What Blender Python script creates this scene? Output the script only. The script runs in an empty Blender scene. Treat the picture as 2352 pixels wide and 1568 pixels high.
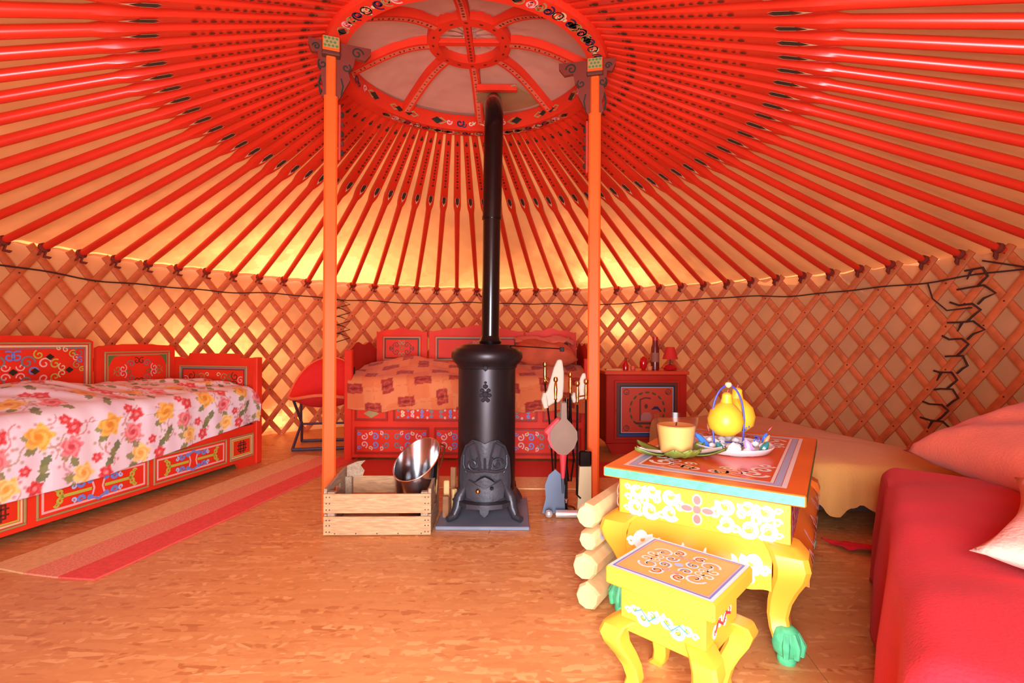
import bpy, bmesh, math, random
import numpy as np
from mathutils import Matrix, Vector
random.seed(7); rng = np.random.default_rng(11)
S = bpy.context.scene; COL = S.collection
pi = math.pi; sin = math.sin; cos = math.cos

# ------------------------------------------------------------------ camera, world, sun, daylight, exposure
CAM_Z = 0.93
FPX = 1140.0
cd = bpy.data.cameras.new('camera'); cam = bpy.data.objects.new('camera', cd); COL.objects.link(cam)
cd.sensor_width = 36; cd.lens = 36 * FPX / 2352; cd.clip_start = 0.02
cam.location = (0, 0, CAM_Z); cam.rotation_euler = (pi / 2, math.radians(-0.3), 0)
S.camera = cam
W = bpy.data.worlds.new('sky'); S.world = W; W.use_nodes = True
bg = W.node_tree.nodes['Background']; bg.inputs[0].default_value = (0.86, 0.93, 1.0, 1); bg.inputs[1].default_value = 1.0
sd = bpy.data.lights.new('sun', 'SUN'); sun = bpy.data.objects.new('sun', sd); COL.objects.link(sun)
sd.energy = 10.5; sd.angle = math.radians(0.6); sd.color = (1.0, 0.9, 0.72)
SUN_DIR = Vector((-0.36, 0.78, 0.50)).normalized()          # towards the sun: low, behind the tent
sun.rotation_euler = (-SUN_DIR).to_track_quat('-Z', 'Y').to_euler()
ad = bpy.data.lights.new('doorway_daylight', 'AREA'); door_light = bpy.data.objects.new('doorway_daylight', ad); COL.objects.link(door_light)
ad.shape = 'RECTANGLE'; ad.size = 0.95; ad.size_y = 1.4; ad.energy = 76; ad.color = (0.86, 0.92, 1.0)
door_light.location = (-0.05, -0.62, 0.80); door_light.rotation_euler = (pi / 2, 0, 0)   # in the open door, facing in
S.view_settings.view_transform = 'Standard'; S.view_settings.look = 'None'; S.view_settings.gamma = 1
S.view_settings.use_curve_mapping = False; S.view_settings.exposure = 1.3
S.cycles.adaptive_threshold = 0.04
S.cycles.max_bounces = 8; S.cycles.diffuse_bounces = 3; S.cycles.glossy_bounces = 3; S.cycles.transmission_bounces = 6; S.cycles.transparent_max_bounces = 6; S.cycles.caustics_reflective = False; S.cycles.caustics_refractive = False

# ------------------------------------------------------------------ helpers
def lin(c):
    return tuple(((x / 255) / 12.92 if x / 255 <= 0.04045 else ((x / 255 + 0.055) / 1.055) ** 2.4) for x in c)

MATS = {}
def mat(name, rgb, rough=0.55, metal=0.0, bump=0.0, bscale=60, var=0.0, vscale=8, coat=0.0, spec=0.5, sheen=0.0, trans=0.0, stretch=None):
    """rgb in sRGB 0..255; a Principled surface with a little procedural variation and relief"""
    if name in MATS: return MATS[name]
    m = bpy.data.materials.new(name); m.use_nodes = True; nt = m.node_tree; n = nt.nodes; l = nt.links
    p = n['Principled BSDF']; c = lin(rgb) + (1,)
    p.inputs['Base Color'].default_value = c; p.inputs['Roughness'].default_value = rough; p.inputs['Metallic'].default_value = metal
    p.inputs['Specular IOR Level'].default_value = spec; p.inputs['Coat Weight'].default_value = coat; p.inputs['Coat Roughness'].default_value = 0.15
    p.inputs['Sheen Weight'].default_value = sheen; p.inputs['Transmission Weight'].default_value = trans
    if var or bump:
        tc = n.new('ShaderNodeTexCoord'); src = tc.outputs['Object']
        if stretch:
            mp = n.new('ShaderNodeMapping'); mp.inputs['Scale'].default_value = stretch; l.new(src, mp.inputs[0]); src = mp.outputs[0]
    if var:
        t = n.new('ShaderNodeTexNoise'); t.inputs['Scale'].default_value = vscale; t.inputs['Detail'].default_value = 2; l.new(src, t.inputs['Vector'])
        r = n.new('ShaderNodeMapRange'); r.inputs[1].default_value = 0.3; r.inputs[2].default_value = 0.7; r.inputs[3].default_value = 1 - var; r.inputs[4].default_value = 1 + var * 0.6
        l.new(t.outputs['Fac'], r.inputs[0])
        mx = n.new('ShaderNodeVectorMath'); mx.operation = 'SCALE'; mx.inputs[0].default_value = c[:3]; l.new(r.outputs[0], mx.inputs['Scale'])
        l.new(mx.outputs[0], p.inputs['Base Color'])
    if bump:
        t2 = n.new('ShaderNodeTexNoise'); t2.inputs['Scale'].default_value = bscale; t2.inputs['Detail'].default_value = 1; l.new(src, t2.inputs['Vector'])
        b = n.new('ShaderNodeBump'); b.inputs['Strength'].default_value = bump; b.inputs['Distance'].default_value = 0.01
        l.new(t2.outputs['Fac'], b.inputs['Height']); l.new(b.outputs[0], p.inputs['Normal'])
    MATS[name] = m; return m

def mat_attr(name, rough=0.9, bump=0.15, bscale=250, sheen=0.1):
    m = bpy.data.materials.new(name); m.use_nodes = True; n = m.node_tree.nodes; l = m.node_tree.links; p = n['Principled BSDF']
    a = n.new('ShaderNodeAttribute'); a.attribute_name = 'Col'; l.new(a.outputs['Color'], p.inputs['Base Color'])
    p.inputs['Roughness'].default_value = rough; p.inputs['Sheen Weight'].default_value = sheen; p.inputs['Specular IOR Level'].default_value = 0.2
    tc = n.new('ShaderNodeTexCoord'); t2 = n.new('ShaderNodeTexNoise'); t2.inputs['Scale'].default_value = bscale; l.new(tc.outputs['Object'], t2.inputs['Vector'])
    b = n.new('ShaderNodeBump'); b.inputs['Strength'].default_value = bump; b.inputs['Distance'].default_value = 0.005
    l.new(t2.outputs['Fac'], b.inputs['Height']); l.new(b.outputs[0], p.inputs['Normal'])
    return m

def tag(o, label=None, cat=None, group=None, kind=None):
    if label: o['label'] = label
    if cat: o['category'] = cat
    if group: o['group'] = group
    if kind: o['kind'] = kind
    return o

def empty(name, loc=(0, 0, 0), rz=0, label=None, cat=None, group=None, kind=None):
    o = bpy.data.objects.new(name, None); COL.objects.link(o); o.location = loc; o.rotation_euler = (0, 0, rz); o.empty_display_size = 0.1
    return tag(o, label, cat, group, kind)

def link(name, me, m, parent=None):
    o = bpy.data.objects.new(name, me); COL.objects.link(o)
    if m is not None and not me.materials: me.materials.append(m)
    if parent is not None: o.parent = parent
    return o

def dup(o, parent=None, **kw):
    c = o.copy(); COL.objects.link(c); c.parent = parent
    for k, v in kw.items(): setattr(c, k, v)
    return c

def frame(o, u, v):
    """local x,y -> u,v on a face whose outward normal is u x v"""
    u = Vector(u).normalized(); v = Vector(v).normalized(); n = u.cross(v)
    M = Matrix.Identity(4)
    for i in range(3):
        M[i][0] = u[i]; M[i][1] = v[i]; M[i][2] = n[i]; M[i][3] = o[i]
    return M

class MB:
    def __init__(s, M=None): s.v = []; s.f = []; s.M = M; s.n = 0
    def add(s, vs, fs):
        b = len(s.v); s.n += 1
        if s.M is not None: vs = [tuple(s.M @ Vector(p)) for p in vs]
        s.v += [tuple(p) for p in vs]; s.f += [tuple(b + i for i in f) for f in fs]; return s
    def box(s, x0, x1, y0, y1, z0, z1, c=0.0):
        if c <= 0:
            vs = [(x, y, z) for x in (x0, x1) for y in (y0, y1) for z in (z0, z1)]
            return s.add(vs, [(0, 1, 3, 2), (4, 6, 7, 5), (0, 4, 5, 1), (2, 3, 7, 6), (0, 2, 6, 4), (1, 5, 7, 3)])
        X = (x0, x1); Y = (y0, y1); Z = (z0, z1); vs = []; idx = {}
        for i in (0, 1):
            for j in (0, 1):
                for k in (0, 1):
                    sx = 1 - 2 * i; sy = 1 - 2 * j; sz = 1 - 2 * k
                    for a in range(3):
                        p = [X[i] + sx * c, Y[j] + sy * c, Z[k] + sz * c]; p[a] = (X[i], Y[j], Z[k])[a]
                        idx[(i, j, k, a)] = len(vs); vs.append(p)
        fs = []
        cyc = [(0, 0), (1, 0), (1, 1), (0, 1)]
        for k in (0, 1):
            fs.append([idx[(k, b, d, 0)] for b, d in (cyc if k else cyc[::-1])])
            fs.append([idx[(b, k, d, 1)] for b, d in (cyc[::-1] if k else cyc)])
            fs.append([idx[(b, d, k, 2)] for b, d in (cyc if k else cyc[::-1])])
        for b in (0, 1):
            for d in (0, 1):
                fs.append([idx[(0, b, d, 1)], idx[(1, b, d, 1)], idx[(1, b, d, 2)], idx[(0, b, d, 2)]])
                fs.append([idx[(b, 0, d, 0)], idx[(b, 1, d, 0)], idx[(b, 1, d, 2)], idx[(b, 0, d, 2)]])
                fs.append([idx[(b, d, 0, 0)], idx[(b, d, 1, 0)], idx[(b, d, 1, 1)], idx[(b, d, 0, 1)]])
        for i in (0, 1):
            for j in (0, 1):
                for k in (0, 1): fs.append([idx[(i, j, k, a)] for a in range(3)])
        return s.add(vs, fs)
    def tube(s, pts, r, n=8, caps=True, closed=False):
        pts = [Vector(p) for p in pts]; m = len(pts); rs = r if isinstance(r, (list, tuple)) else [r] * m
        vs = []; fs = []; prev = None
        for i in range(m):
            if closed: t = pts[(i + 1) % m] - pts[i - 1]
            else: t = pts[min(i + 1, m - 1)] - pts[max(i - 1, 0)]
            t.normalize()
            if prev is None:
                a = Vector((0, 0, 1)) if abs(t.z) < 0.9 else Vector((1, 0, 0)); u = t.cross(a).normalized()
            else:
                u = prev - t * prev.dot(t); u.normalize()
            w = t.cross(u); prev = u
            for k in range(n):
                q = 2 * pi * k / n; vs.append(pts[i] + (u * cos(q) + w * sin(q)) * rs[i])
        for i in range(m if closed else m - 1):
            j = (i + 1) % m
            for k in range(n): fs.append((i * n + k, i * n + (k + 1) % n, j * n + (k + 1) % n, j * n + k))
        if caps and not closed: fs.append(tuple(range(n))[::-1]); fs.append(tuple((m - 1) * n + k for k in range(n)))
        return s.add(vs, fs)
    def lathe(s, prof, c=(0, 0, 0), n=24, sx=1.0, sy=1.0):
        vs = []; fs = []; m = len(prof)
        for (r, z) in prof:
            for k in range(n):
                q = 2 * pi * k / n; vs.append((c[0] + r * cos(q) * sx, c[1] + r * sin(q) * sy, c[2] + z))
        for i in range(m - 1):
            for k in range(n): fs.append((i * n + k, i * n + (k + 1) % n, (i + 1) * n + (k + 1) % n, (i + 1) * n + k))
        ring_ = prof[0] == prof[-1]
        if prof[0][0] > 1e-6 and not ring_: fs.append(tuple(range(n))[::-1])
        if prof[-1][0] > 1e-6 and not ring_: fs.append(tuple((m - 1) * n + k for k in range(n)))
        return s.add(vs, fs)
    def prism(s, poly, z0, z1):
        n = len(poly); vs = [(x, y, z0) for x, y in poly] + [(x, y, z1) for x, y in poly]
        fs = [tuple(range(n))[::-1], tuple(range(n, 2 * n))] + [(i, (i + 1) % n, n + (i + 1) % n, n + i) for i in range(n)]
        return s.add(vs, fs)
    def ribbon(s, pts, w, z=0.0012, closed=False):
        pts = [Vector(p[:2]) for p in pts]; m = len(pts); vs = []; fs = []
        ws = w if isinstance(w, (list, tuple)) else [w] * m
        for i in range(m):
            if closed: a = pts[i] - pts[i - 1]; b = pts[(i + 1) % m] - pts[i]
            else: a = pts[i] - pts[max(i - 1, 0)]; b = pts[min(i + 1, m - 1)] - pts[i]
            if a.length < 1e-9: a = b
            if b.length < 1e-9: b = a
            a = a.normalized(); b = b.normalized(); t = (a + b)
            t = t.normalized() if t.length > 1e-6 else a
            nn = Vector((-t.y, t.x)); k = 1 / max(0.5, nn.dot(Vector((-a.y, a.x)))); nn = nn * (ws[i] * 0.5 * k)
            vs += [(pts[i].x + nn.x, pts[i].y + nn.y, z), (pts[i].x - nn.x, pts[i].y - nn.y, z)]
        for i in range(m if closed else m - 1):
            j = (i + 1) % m; fs.append((2 * i, 2 * i + 1, 2 * j + 1, 2 * j))
        return s.add(vs, fs)
    def disc(s, cx, cy, rx, ry=None, z=0.0012, n=14, rot=0.0):
        ry = rx if ry is None else ry; vs = []
        for k in range(n):
            q = 2 * pi * k / n; x = rx * cos(q); y = ry * sin(q)
            vs.append((cx + x * cos(rot) - y * sin(rot), cy + x * sin(rot) + y * cos(rot), z))
        return s.add(vs, [tuple(range(n))])
    def poly(s, pts, z=0.0012): return s.add([(x, y, z) for x, y in pts], [tuple(range(len(pts)))])
    def rect(s, x0, x1, y0, y1, w, z=0.0012):
        h = w / 2; return s.ribbon([(x0 + h, y0 + h), (x1 - h, y0 + h), (x1 - h, y1 - h), (x0 + h, y1 - h)], w, z, True)
    def grid(s, nu, nv, fn, wrapu=False):
        vs = [fn(i / (nu if wrapu else nu - 1), j / (nv - 1)) for j in range(nv) for i in range(nu)]; fs = []
        for j in range(nv - 1):
            for i in range(nu if wrapu else nu - 1):
                k = (i + 1) % nu; fs.append((j * nu + i, j * nu + k, (j + 1) * nu + k, (j + 1) * nu + i))
        return s.add(vs, fs)
    def mesh(s, name, smooth=False):
        me = bpy.data.meshes.new(name); me.from_pydata(s.v, [], s.f); me.validate(clean_customdata=False)
        bm = bmesh.new(); bm.from_mesh(me); bmesh.ops.recalc_face_normals(bm, faces=bm.faces); bm.to_mesh(me); bm.free()
        if smooth:
            me.polygons.foreach_set('use_smooth', [True] * len(me.polygons))
            try: me.set_sharp_from_angle(angle=math.radians(smooth if smooth is not True else 40))
            except Exception: pass
        return me
    def flat(s, name):      # paint: keep the winding given
        me = bpy.data.meshes.new(name); me.from_pydata(s.v, [], s.f); return me
    def build(s, name, m, parent=None, smooth=False): return link(name, s.mesh(name, smooth), m, parent)
    def paint(s, name, m, parent=None):
        o = link(name, s.flat(name), m, parent)
        if s.n > 1: o['kind'] = 'stuff'        # brush strokes of one pattern
        return o

def spiral(cx, cy, r, turns=1.3, a0=0.0, d=1, n=18, r1=0.15):
    return [(cx + r * (1 - (1 - r1) * t) * cos(a0 + d * turns * 2 * pi * t), cy + r * (1 - (1 - r1) * t) * sin(a0 + d * turns * 2 * pi * t)) for t in [i / (n - 1) for i in range(n)]]
def arc(cx, cy, r, a0, a1, n=10, ry=None):
    ry = r if ry is None else ry
    return [(cx + r * cos(a0 + (a1 - a0) * i / (n - 1)), cy + ry * sin(a0 + (a1 - a0) * i / (n - 1))) for i in range(n)]
def bez(p0, p1, p2, p3, n=10):
    out = []
    for i in range(n):
        t = i / (n - 1); a = (1 - t) ** 3; b = 3 * t * (1 - t) ** 2; c = 3 * t * t * (1 - t); d = t ** 3
        out.append(tuple(a * p0[k] + b * p1[k] + c * p2[k] + d * p3[k] for k in range(len(p0))))
    return out
def noise1(x, seed=0): return sin(x * 1.7 + seed) * 0.5 + sin(x * 3.9 + seed * 2.3) * 0.3 + sin(x * 7.3 + seed * 0.7) * 0.2
def noise2(u, v, seed=0):
    return (np.sin(u * 5.1 + v * 3.3 + seed) + np.sin(u * 9.7 - v * 7.9 + seed * 1.7) * 0.6 + np.sin(u * 17.3 + v * 13.1 + seed * 2.9) * 0.35) / 1.95

# ------------------------------------------------------------------ paints
RED = mat('red_paint', (230, 54, 30), 0.5, spec=.22, var=0.10, vscale=5)
POLE = mat('pole_red_paint', (224, 48, 26), 0.30, spec=.5, var=0.10, vscale=7)
POSTM = mat('post_orange_paint', (238, 92, 34), 0.45, spec=.12, var=0.06, vscale=5)
LATT = mat('lattice_wood', (210, 106, 56), 0.6, var=0.22, vscale=14)
KNOT = mat('leather_knot', (70, 30, 18), 0.8)
DARK = mat('dark_green_paint', (34, 38, 26), 0.5)
NAVY = mat('navy_paint', (28, 34, 70), 0.5)
BROWNP = mat('dark_brown_paint', (92, 40, 26), 0.5)
CREAMP = mat('cream_paint', (226, 196, 150), 0.5)
TANP = mat('olive_gold_paint', (168, 140, 84), 0.5)
GREYP = mat('grey_blue_paint', (120, 126, 130), 0.5)
PINKP = mat('pink_paint', (238, 176, 170), 0.5)
BLUEP = mat('blue_paint', (112, 138, 210), 0.5)
LBLUE = mat('pale_blue_paint', (176, 196, 232), 0.45)
YELP = mat('yellow_green_paint', (190, 186, 70), 0.5)
GREENP = mat('green_paint', (84, 120, 62), 0.5)
WHITEP = mat('white_paint', (244, 240, 234), 0.45)
TEAL = mat('teal_paint', (88, 200, 140), 0.45, var=0.25, vscale=40)
YELLOW = mat('yellow_paint', (242, 172, 52), 0.4, var=0.06, vscale=5)
ORANGE = mat('orange_paint', (238, 116, 42), 0.30, var=0.08, vscale=5)
CRIM = mat('crimson_paint', (200, 44, 60), 0.45)
DKRED = mat('dark_red_paint', (184, 36, 20), 0.45, spec=.25, var=0.08, vscale=5)
ROPE = mat('dark_rope', (66, 34, 24), 0.9, bump=0.3, bscale=200)
IRON = mat('cast_iron', (58, 56, 62), 0.40, metal=0.35, bump=0.08, bscale=90)
ENAMEL = mat('black_enamel', (12, 9, 9), 0.22, coat=0.25, spec=.4)
BRASS = mat('brass', (214, 160, 84), 0.22, metal=1.0)
STEEL = mat('polished_steel', (224, 222, 224), 0.18, metal=1.0)
GUNM = mat('gunmetal', (92, 100, 116), 0.4, metal=0.7)

# ------------------------------------------------------------------ the tent: measures
WC = Vector((-0.03, 2.72)); RW = 3.15; HW = 1.53          # wall centre, lattice radius, wall height
KC = Vector((-0.264, 2.97)); RK = 0.81; RKI = 0.71; KZ = 2.49   # crown centre, outer and inner radius, underside height
NP = 84
def wallpt(phi, z, r=RW): return Vector((WC.x + r * sin(phi), WC.y + r * cos(phi), z))
DOOR_HALF = 0.19
phis = [2 * pi * (i + 0.35) / NP for i in range(NP)]
phis = [p if p <= pi else p - 2 * pi for p in phis]
in_door = lambda p: abs(abs(p) - pi) < DOOR_HALF

# floor: osb boards, each a piece
def osb():
    m = bpy.data.materials.new('strand_board'); m.use_nodes = True; n = m.node_tree.nodes; l = m.node_tree.links; p = n['Principled BSDF']
    tc = n.new('ShaderNodeTexCoord'); cur = None
    for i, (ang, sx, sy) in enumerate(((0.35, 8, 50), (-0.5, 9, 56), (1.15, 8, 52))):
        mp = n.new('ShaderNodeMapping'); mp.inputs['Rotation'].default_value = (0, 0, ang); mp.inputs['Scale'].default_value = (sx, sy, 1); mp.inputs['Location'].default_value = (i * 3.1, i * 1.7, 0)
        l.new(tc.outputs['Object'], mp.inputs[0])
        vo = n.new('ShaderNodeTexVoronoi'); vo.voronoi_dimensions = '2D'; vo.inputs['Scale'].default_value = 1.0; l.new(mp.outputs[0], vo.inputs['Vector'])
        sp = n.new('ShaderNodeSeparateColor'); l.new(vo.outputs['Color'], sp.inputs[0])
        if cur is None: cur = sp.outputs[0]
        else:
            n2 = n.new('ShaderNodeTexNoise'); n2.inputs['Scale'].default_value = 13 + 6 * i; n2.inputs['Detail'].default_value = 1
            mp2 = n.new('ShaderNodeMapping'); mp2.inputs['Location'].default_value = (5.0 * i, 2, 0); l.new(tc.outputs['Object'], mp2.inputs[0]); l.new(mp2.outputs[0], n2.inputs['Vector'])
            st = n.new('ShaderNodeMapRange'); st.inputs[1].default_value = 0.47; st.inputs[2].default_value = 0.53; l.new(n2.outputs['Fac'], st.inputs[0])
            mx = n.new('ShaderNodeMix'); l.new(st.outputs[0], mx.inputs[0]); l.new(cur, mx.inputs[2]); l.new(sp.outputs[0], mx.inputs[3]); cur = mx.outputs[0]
    rp = n.new('ShaderNodeValToRGB'); e = rp.color_ramp.elements
    e[0].position = 0.0; e[0].color = lin((184, 112, 62)) + (1,); e[1].position = 1.0; e[1].color = lin((228, 168, 108)) + (1,)
    a = e.new(0.12); a.color = lin((204, 134, 78)) + (1,); b = e.new(0.75); b.color = lin((212, 146, 86)) + (1,)
    l.new(cur, rp.inputs[0]); l.new(rp.outputs[0], p.inputs['Base Color']); p.inputs['Roughness'].default_value = 0.42
    bp = n.new('ShaderNodeBump'); bp.inputs['Strength'].default_value = 0.12; bp.inputs['Distance'].default_value = 0.004; l.new(cur, bp.inputs['Height']); l.new(bp.outputs[0], p.inputs['Normal'])
    return m
OSB = osb()
def clip(poly, R=RW + 0.1, n=96):
    for k in range(n):
        q = 2 * pi * k / n; nx, ny = cos(q), sin(q); out = []
        dist = lambda p: (p[0] - WC.x) * nx + (p[1] - WC.y) * ny - R
        for i in range(len(poly)):
            a, b = poly[i - 1], poly[i]; da, db = dist(a), dist(b)
            if (da <= 0) != (db <= 0): t = da / (da - db); out.append((a[0] + t * (b[0] - a[0]), a[1] + t * (b[1] - a[1])))
            if db <= 0: out.append(b)
        poly = out
        if not poly: return poly
    return poly
fl = MB(); fl.prism([(WC.x + (RW + 0.12) * cos(2 * pi * k / 72), WC.y + (RW + 0.12) * sin(2 * pi * k / 72)) for k in range(72)], -0.06, -0.02)
floor = tag(fl.build('floor', mat('subfloor', (80, 50, 30), 0.9, var=0.1)), kind='structure')
fa = math.radians(-7)
ru = Vector((cos(fa), sin(fa))); rv = Vector((-sin(fa), cos(fa)))
for a in range(-3, 4):
    for b in range(-3, 8):
        x0 = a * 2.5 + (1.1 if b % 2 else 0) - 0.4; y0 = b * 1.25 - 0.13; g = 0.0012
        pl = [(x0 + g, y0 + g), (x0 + 2.5 - g, y0 + g), (x0 + 2.5 - g, y0 + 1.25 - g), (x0 + g, y0 + 1.25 - g)]
        pl = clip([tuple(ru * p[0] + rv * p[1]) for p in pl])
        if len(pl) >= 3: MB().prism(pl, -0.02, 0.0).build('floor_board', OSB, floor)

# cloth lining: lets daylight through
def canvas(name, rgb, trgb, fac, bump=0.4):
    m = bpy.data.materials.new(name); m.use_nodes = True; n = m.node_tree.nodes; l = m.node_tree.links; n.remove(n['Principled BSDF'])
    d = n.new('ShaderNodeBsdfDiffuse'); t = n.new('ShaderNodeBsdfTranslucent'); mx = n.new('ShaderNodeMixShader'); mx.inputs[0].default_value = fac
    tc = n.new('ShaderNodeTexCoord'); nz = n.new('ShaderNodeTexNoise'); nz.inputs['Scale'].default_value = 3.2; nz.inputs['Detail'].default_value = 2; l.new(tc.outputs['Object'], nz.inputs['Vector'])
    for sh, c in ((d, rgb), (t, trgb)):
        r = n.new('ShaderNodeMapRange'); r.inputs[1].default_value = 0.3; r.inputs[2].default_value = 0.7; r.inputs[3].default_value = 0.86; r.inputs[4].default_value = 1.0; l.new(nz.outputs['Fac'], r.inputs[0])
        v = n.new('ShaderNodeVectorMath'); v.operation = 'SCALE'; v.inputs[0].default_value = lin(c); l.new(r.outputs[0], v.inputs['Scale']); l.new(v.outputs[0], sh.inputs['Color'])
    b = n.new('ShaderNodeBump'); b.inputs['Strength'].default_value = bump; b.inputs['Distance'].default_value = 0.02
    n3 = n.new('ShaderNodeTexNoise'); n3.inputs['Scale'].default_value = 9; n3.inputs['Detail'].default_value = 1; l.new(tc.outputs['Object'], n3.inputs['Vector']); l.new(n3.outputs['Fac'], b.inputs['Height'])
    l.new(b.outputs[0], d.inputs['Normal']); l.new(d.outputs[0], mx.inputs[1]); l.new(t.outputs[0], mx.inputs[2]); l.new(mx.outputs[0], n['Material Output'].inputs['Surface'])
    return m
LINING = canvas('cotton_lining', (228, 158, 114), (255, 166, 100), 0.35)
FELT = canvas('felt', (190, 176, 160), (190, 140, 100), 0.22, 0.2)
A0, A1 = -pi + DOOR_HALF, pi - DOOR_HALF
wl = MB()
def wl_fn(u, v):
    p = A0 + (A1 - A0) * u; z = -0.02 + v * (HW + 0.09)
    r = RW + 0.055 + 0.012 * noise1(p * 14 + z * 3, 1) + 0.02 * max(0, v - 0.9) / 0.1
    return wallpt(p, z, r)
wl.grid(260, 26, wl_fn)
lining = tag(wl.build('wall_lining', LINING, None, True), kind='structure')
def roofpt(phi, t, up=0.0):
    a = wallpt(phi, HW - 0.015, RW - 0.02); b = Vector((KC.x + (RK - 0.015) * sin(phi), KC.y + (RK - 0.015) * cos(phi), KZ + 0.06))
    p = b.lerp(a, t); p.z += up; return p
cl = MB()
def cl_fn(u, v):
    phi = u * 2 * pi; t = v * 1.035 - 0.0
    fold = 0.010 * sin(NP * phi + 1.2) * t + 0.012 * noise1(phi * 9 + t * 6, 3) * t
    return roofpt(phi, t, 0.055 + fold)
cl.grid(336, 16, cl_fn, True)
ceiling = tag(cl.build('ceiling', LINING, None, True), kind='structure')

# unseen covers added outside the lining, opened where sun glow should show on it
def sun_filter(name, rgb, through):
    m = bpy.data.materials.new(name); m.use_nodes = True; n = m.node_tree.nodes; l = m.node_tree.links; n.remove(n['Principled BSDF'])
    d = n.new('ShaderNodeBsdfDiffuse'); d.inputs['Color'].default_value = lin(rgb) + (1,); t = n.new('ShaderNodeBsdfTransparent'); t.inputs['Color'].default_value = (1, .92, .82, 1)
    mx = n.new('ShaderNodeMixShader'); mx.inputs[0].default_value = through; l.new(d.outputs[0], mx.inputs[1]); l.new(t.outputs[0], mx.inputs[2]); l.new(mx.outputs[0], n['Material Output'].inputs['Surface']); return m
NL = 9; BASE_W, BASE_R = .11, .13
def tiers(base): return [sun_filter('sun_filter_cloth', (190, 165, 140), base ** ((k + 1) / NL)) for k in range(NL)]
def glow_cover(name, nu, nv, fn, level, mats, parent, wrap=False):
    """one added light filter; it passes more sun towards the chosen glow places (level < 0 is a hole)"""
    mb = MB(); mb.grid(nu, nv, fn, wrap); keep = []; lv = []
    for f in mb.f:
        j, i = divmod(f[0], nu); k = level((i + .5) / nu, (j + .5) / (nv - 1))
        if k >= 0: keep.append(f); lv.append(min(NL - 1, int(k * NL)))
    mb.f = keep; me = mb.flat(name)
    for m in mats: me.materials.append(m)
    me.polygons.foreach_set('material_index', lv); link(name, me, None, parent)
def glow_level(x, y, cs, r0=.35, r1=1.25):
    d = min(math.sqrt(((x - c[0]) / c[2]) ** 2 + ((y - c[1]) / c[3]) ** 2) / c[4] + c[5] for c in cs); return (d - r0) / (r1 - r0)
def wall_level(u, v):
    p = A0 + (A1 - A0) * u; z = -.02 + (HW + .07) * v; w = .05 * noise1(p * 25 + z * 9, 1) + .04 * noise1(p * 47 - z * 31, 3)
    return glow_level(p + w * .3, z + w, [(-1.0, .80, .27, .58, 1, 0), (.40, 1.18, .15, .30, 1, 0), (-.80, .16, .10, .18, 1, 0)])
glow_cover('wall_glow_cover', 600, 60, lambda u, v: wallpt(A0 + (A1 - A0) * u, -.02 + (HW + .07) * v, RW + .10), wall_level, tiers(BASE_W), lining)  # added wall cover, its openings shaped for the bright wall patches
def roof_level(u, v):
    p = 2 * pi * u; p = p - 2 * pi if p > pi else p; w = .05 * noise1(p * 11 + v * 9, 1) + .03 * noise1(p * 29 - v * 17, 2)
    return glow_level(p + w, v * 1.03 + w, [(-.70, 1.0, .62, .52, 1, 0), (.40, .98, .30, .46, 1, 0), (-.1, 1.05, .9, .5, 1, .42)])
glow_cover('roof_glow_cover', 600, 64, lambda u, v: roofpt(2 * pi * u, v * 1.03, .115), roof_level, tiers(BASE_R), ceiling, True)  # added roof cover, thinned to make the lower back roof glow

# roof poles: one mesh, stretched to each span
def pole_mesh():
    mb = MB(); rows = []; n = 12
    secs = [(0.0, .021, .021, 1), (0.02, .022, .022, 1), (0.30, .031, .025, 1), (0.365, .034, .027, 1), (0.385, .033, .027, .6), (0.41, .025, .024, 0), (0.7, .024, .024, 0), (0.97, .023, .023, 0), (1.0, .019, .019, 0)]
    vs = []
    for (x, hw, hh, sq) in secs:
        for k in range(n):
            q = 2 * pi * (k + 0.5) / n; c, s_ = cos(q), sin(q); m = max(abs(c), abs(s_)); e = 1 / m if sq else 1
            e = 1 + (min(e, 1.28) - 1) * sq; vs.append((x, hw * c * e, hh * s_ * e))
    fs = [tuple(range(n))] + [tuple((len(secs) - 1) * n + k for k in range(n))[::-1]]
    for i in range(len(secs) - 1):
        for k in range(n): fs.append((i * n + k, i * n + (k + 1) % n, (i + 1) * n + (k + 1) % n, (i + 1) * n + k))
    mb.add(vs, fs); return mb.mesh('roof_pole', 35)
pm = pole_mesh(); pm.materials.append(POLE)
lf = MB(Matrix.Rotation(pi, 4, 'X'))
lf.poly([(0.318, -.004), (0.324, -.015), (0.345, -.014), (0.362, 0.0), (0.345, .014), (0.324, .015), (0.318, .004), (0.326, 0.0)], 0.0292)
lf.disc(0.064, 0, .0065, .011, 0.0262); lf.disc(0.054, 0, .003, .006, 0.0262)
lfm = lf.mesh('leaf_motif'); lfm.materials.append(mat('leaf_mark_paint', (50, 42, 30), .6))
tp = MB(Matrix.Rotation(pi, 4, 'X')); tp.poly([(0.350, -.014), (0.374, 0.0), (0.350, .014), (0.362, 0.0)], 0.0300)
tp.poly([(0.316, -.006), (0.323, -.0175), (0.345, -.0165), (0.347, -.014), (0.324, -.015)], 0.0290); tp.poly([(0.316, .006), (0.324, .015), (0.347, .014), (0.345, .0165), (0.323, .0175)], 0.0290)
tpm = tp.mesh('pale_tip'); tpm.materials.append(CREAMP)
dt = MB(Matrix.Rotation(pi, 4, 'X'))
for k, x in enumerate(np.linspace(0.10, 0.265, 12)):
    w = 0.006 + 0.005 * sin(k * 1.9) ** 2; dt.disc(float(x), 0, .0035 + .002 * (k % 2), w, 0.0285 - (0.265 - float(x)) * 0.022, n=8)
dtm = dt.mesh('dot_chain'); dtm.materials.append(BROWNP)
kn = MB(); ring = [(0.985, .028 * cos(a), .028 * sin(a)) for a in [2 * pi * k / 8 for k in range(8)]]
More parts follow.
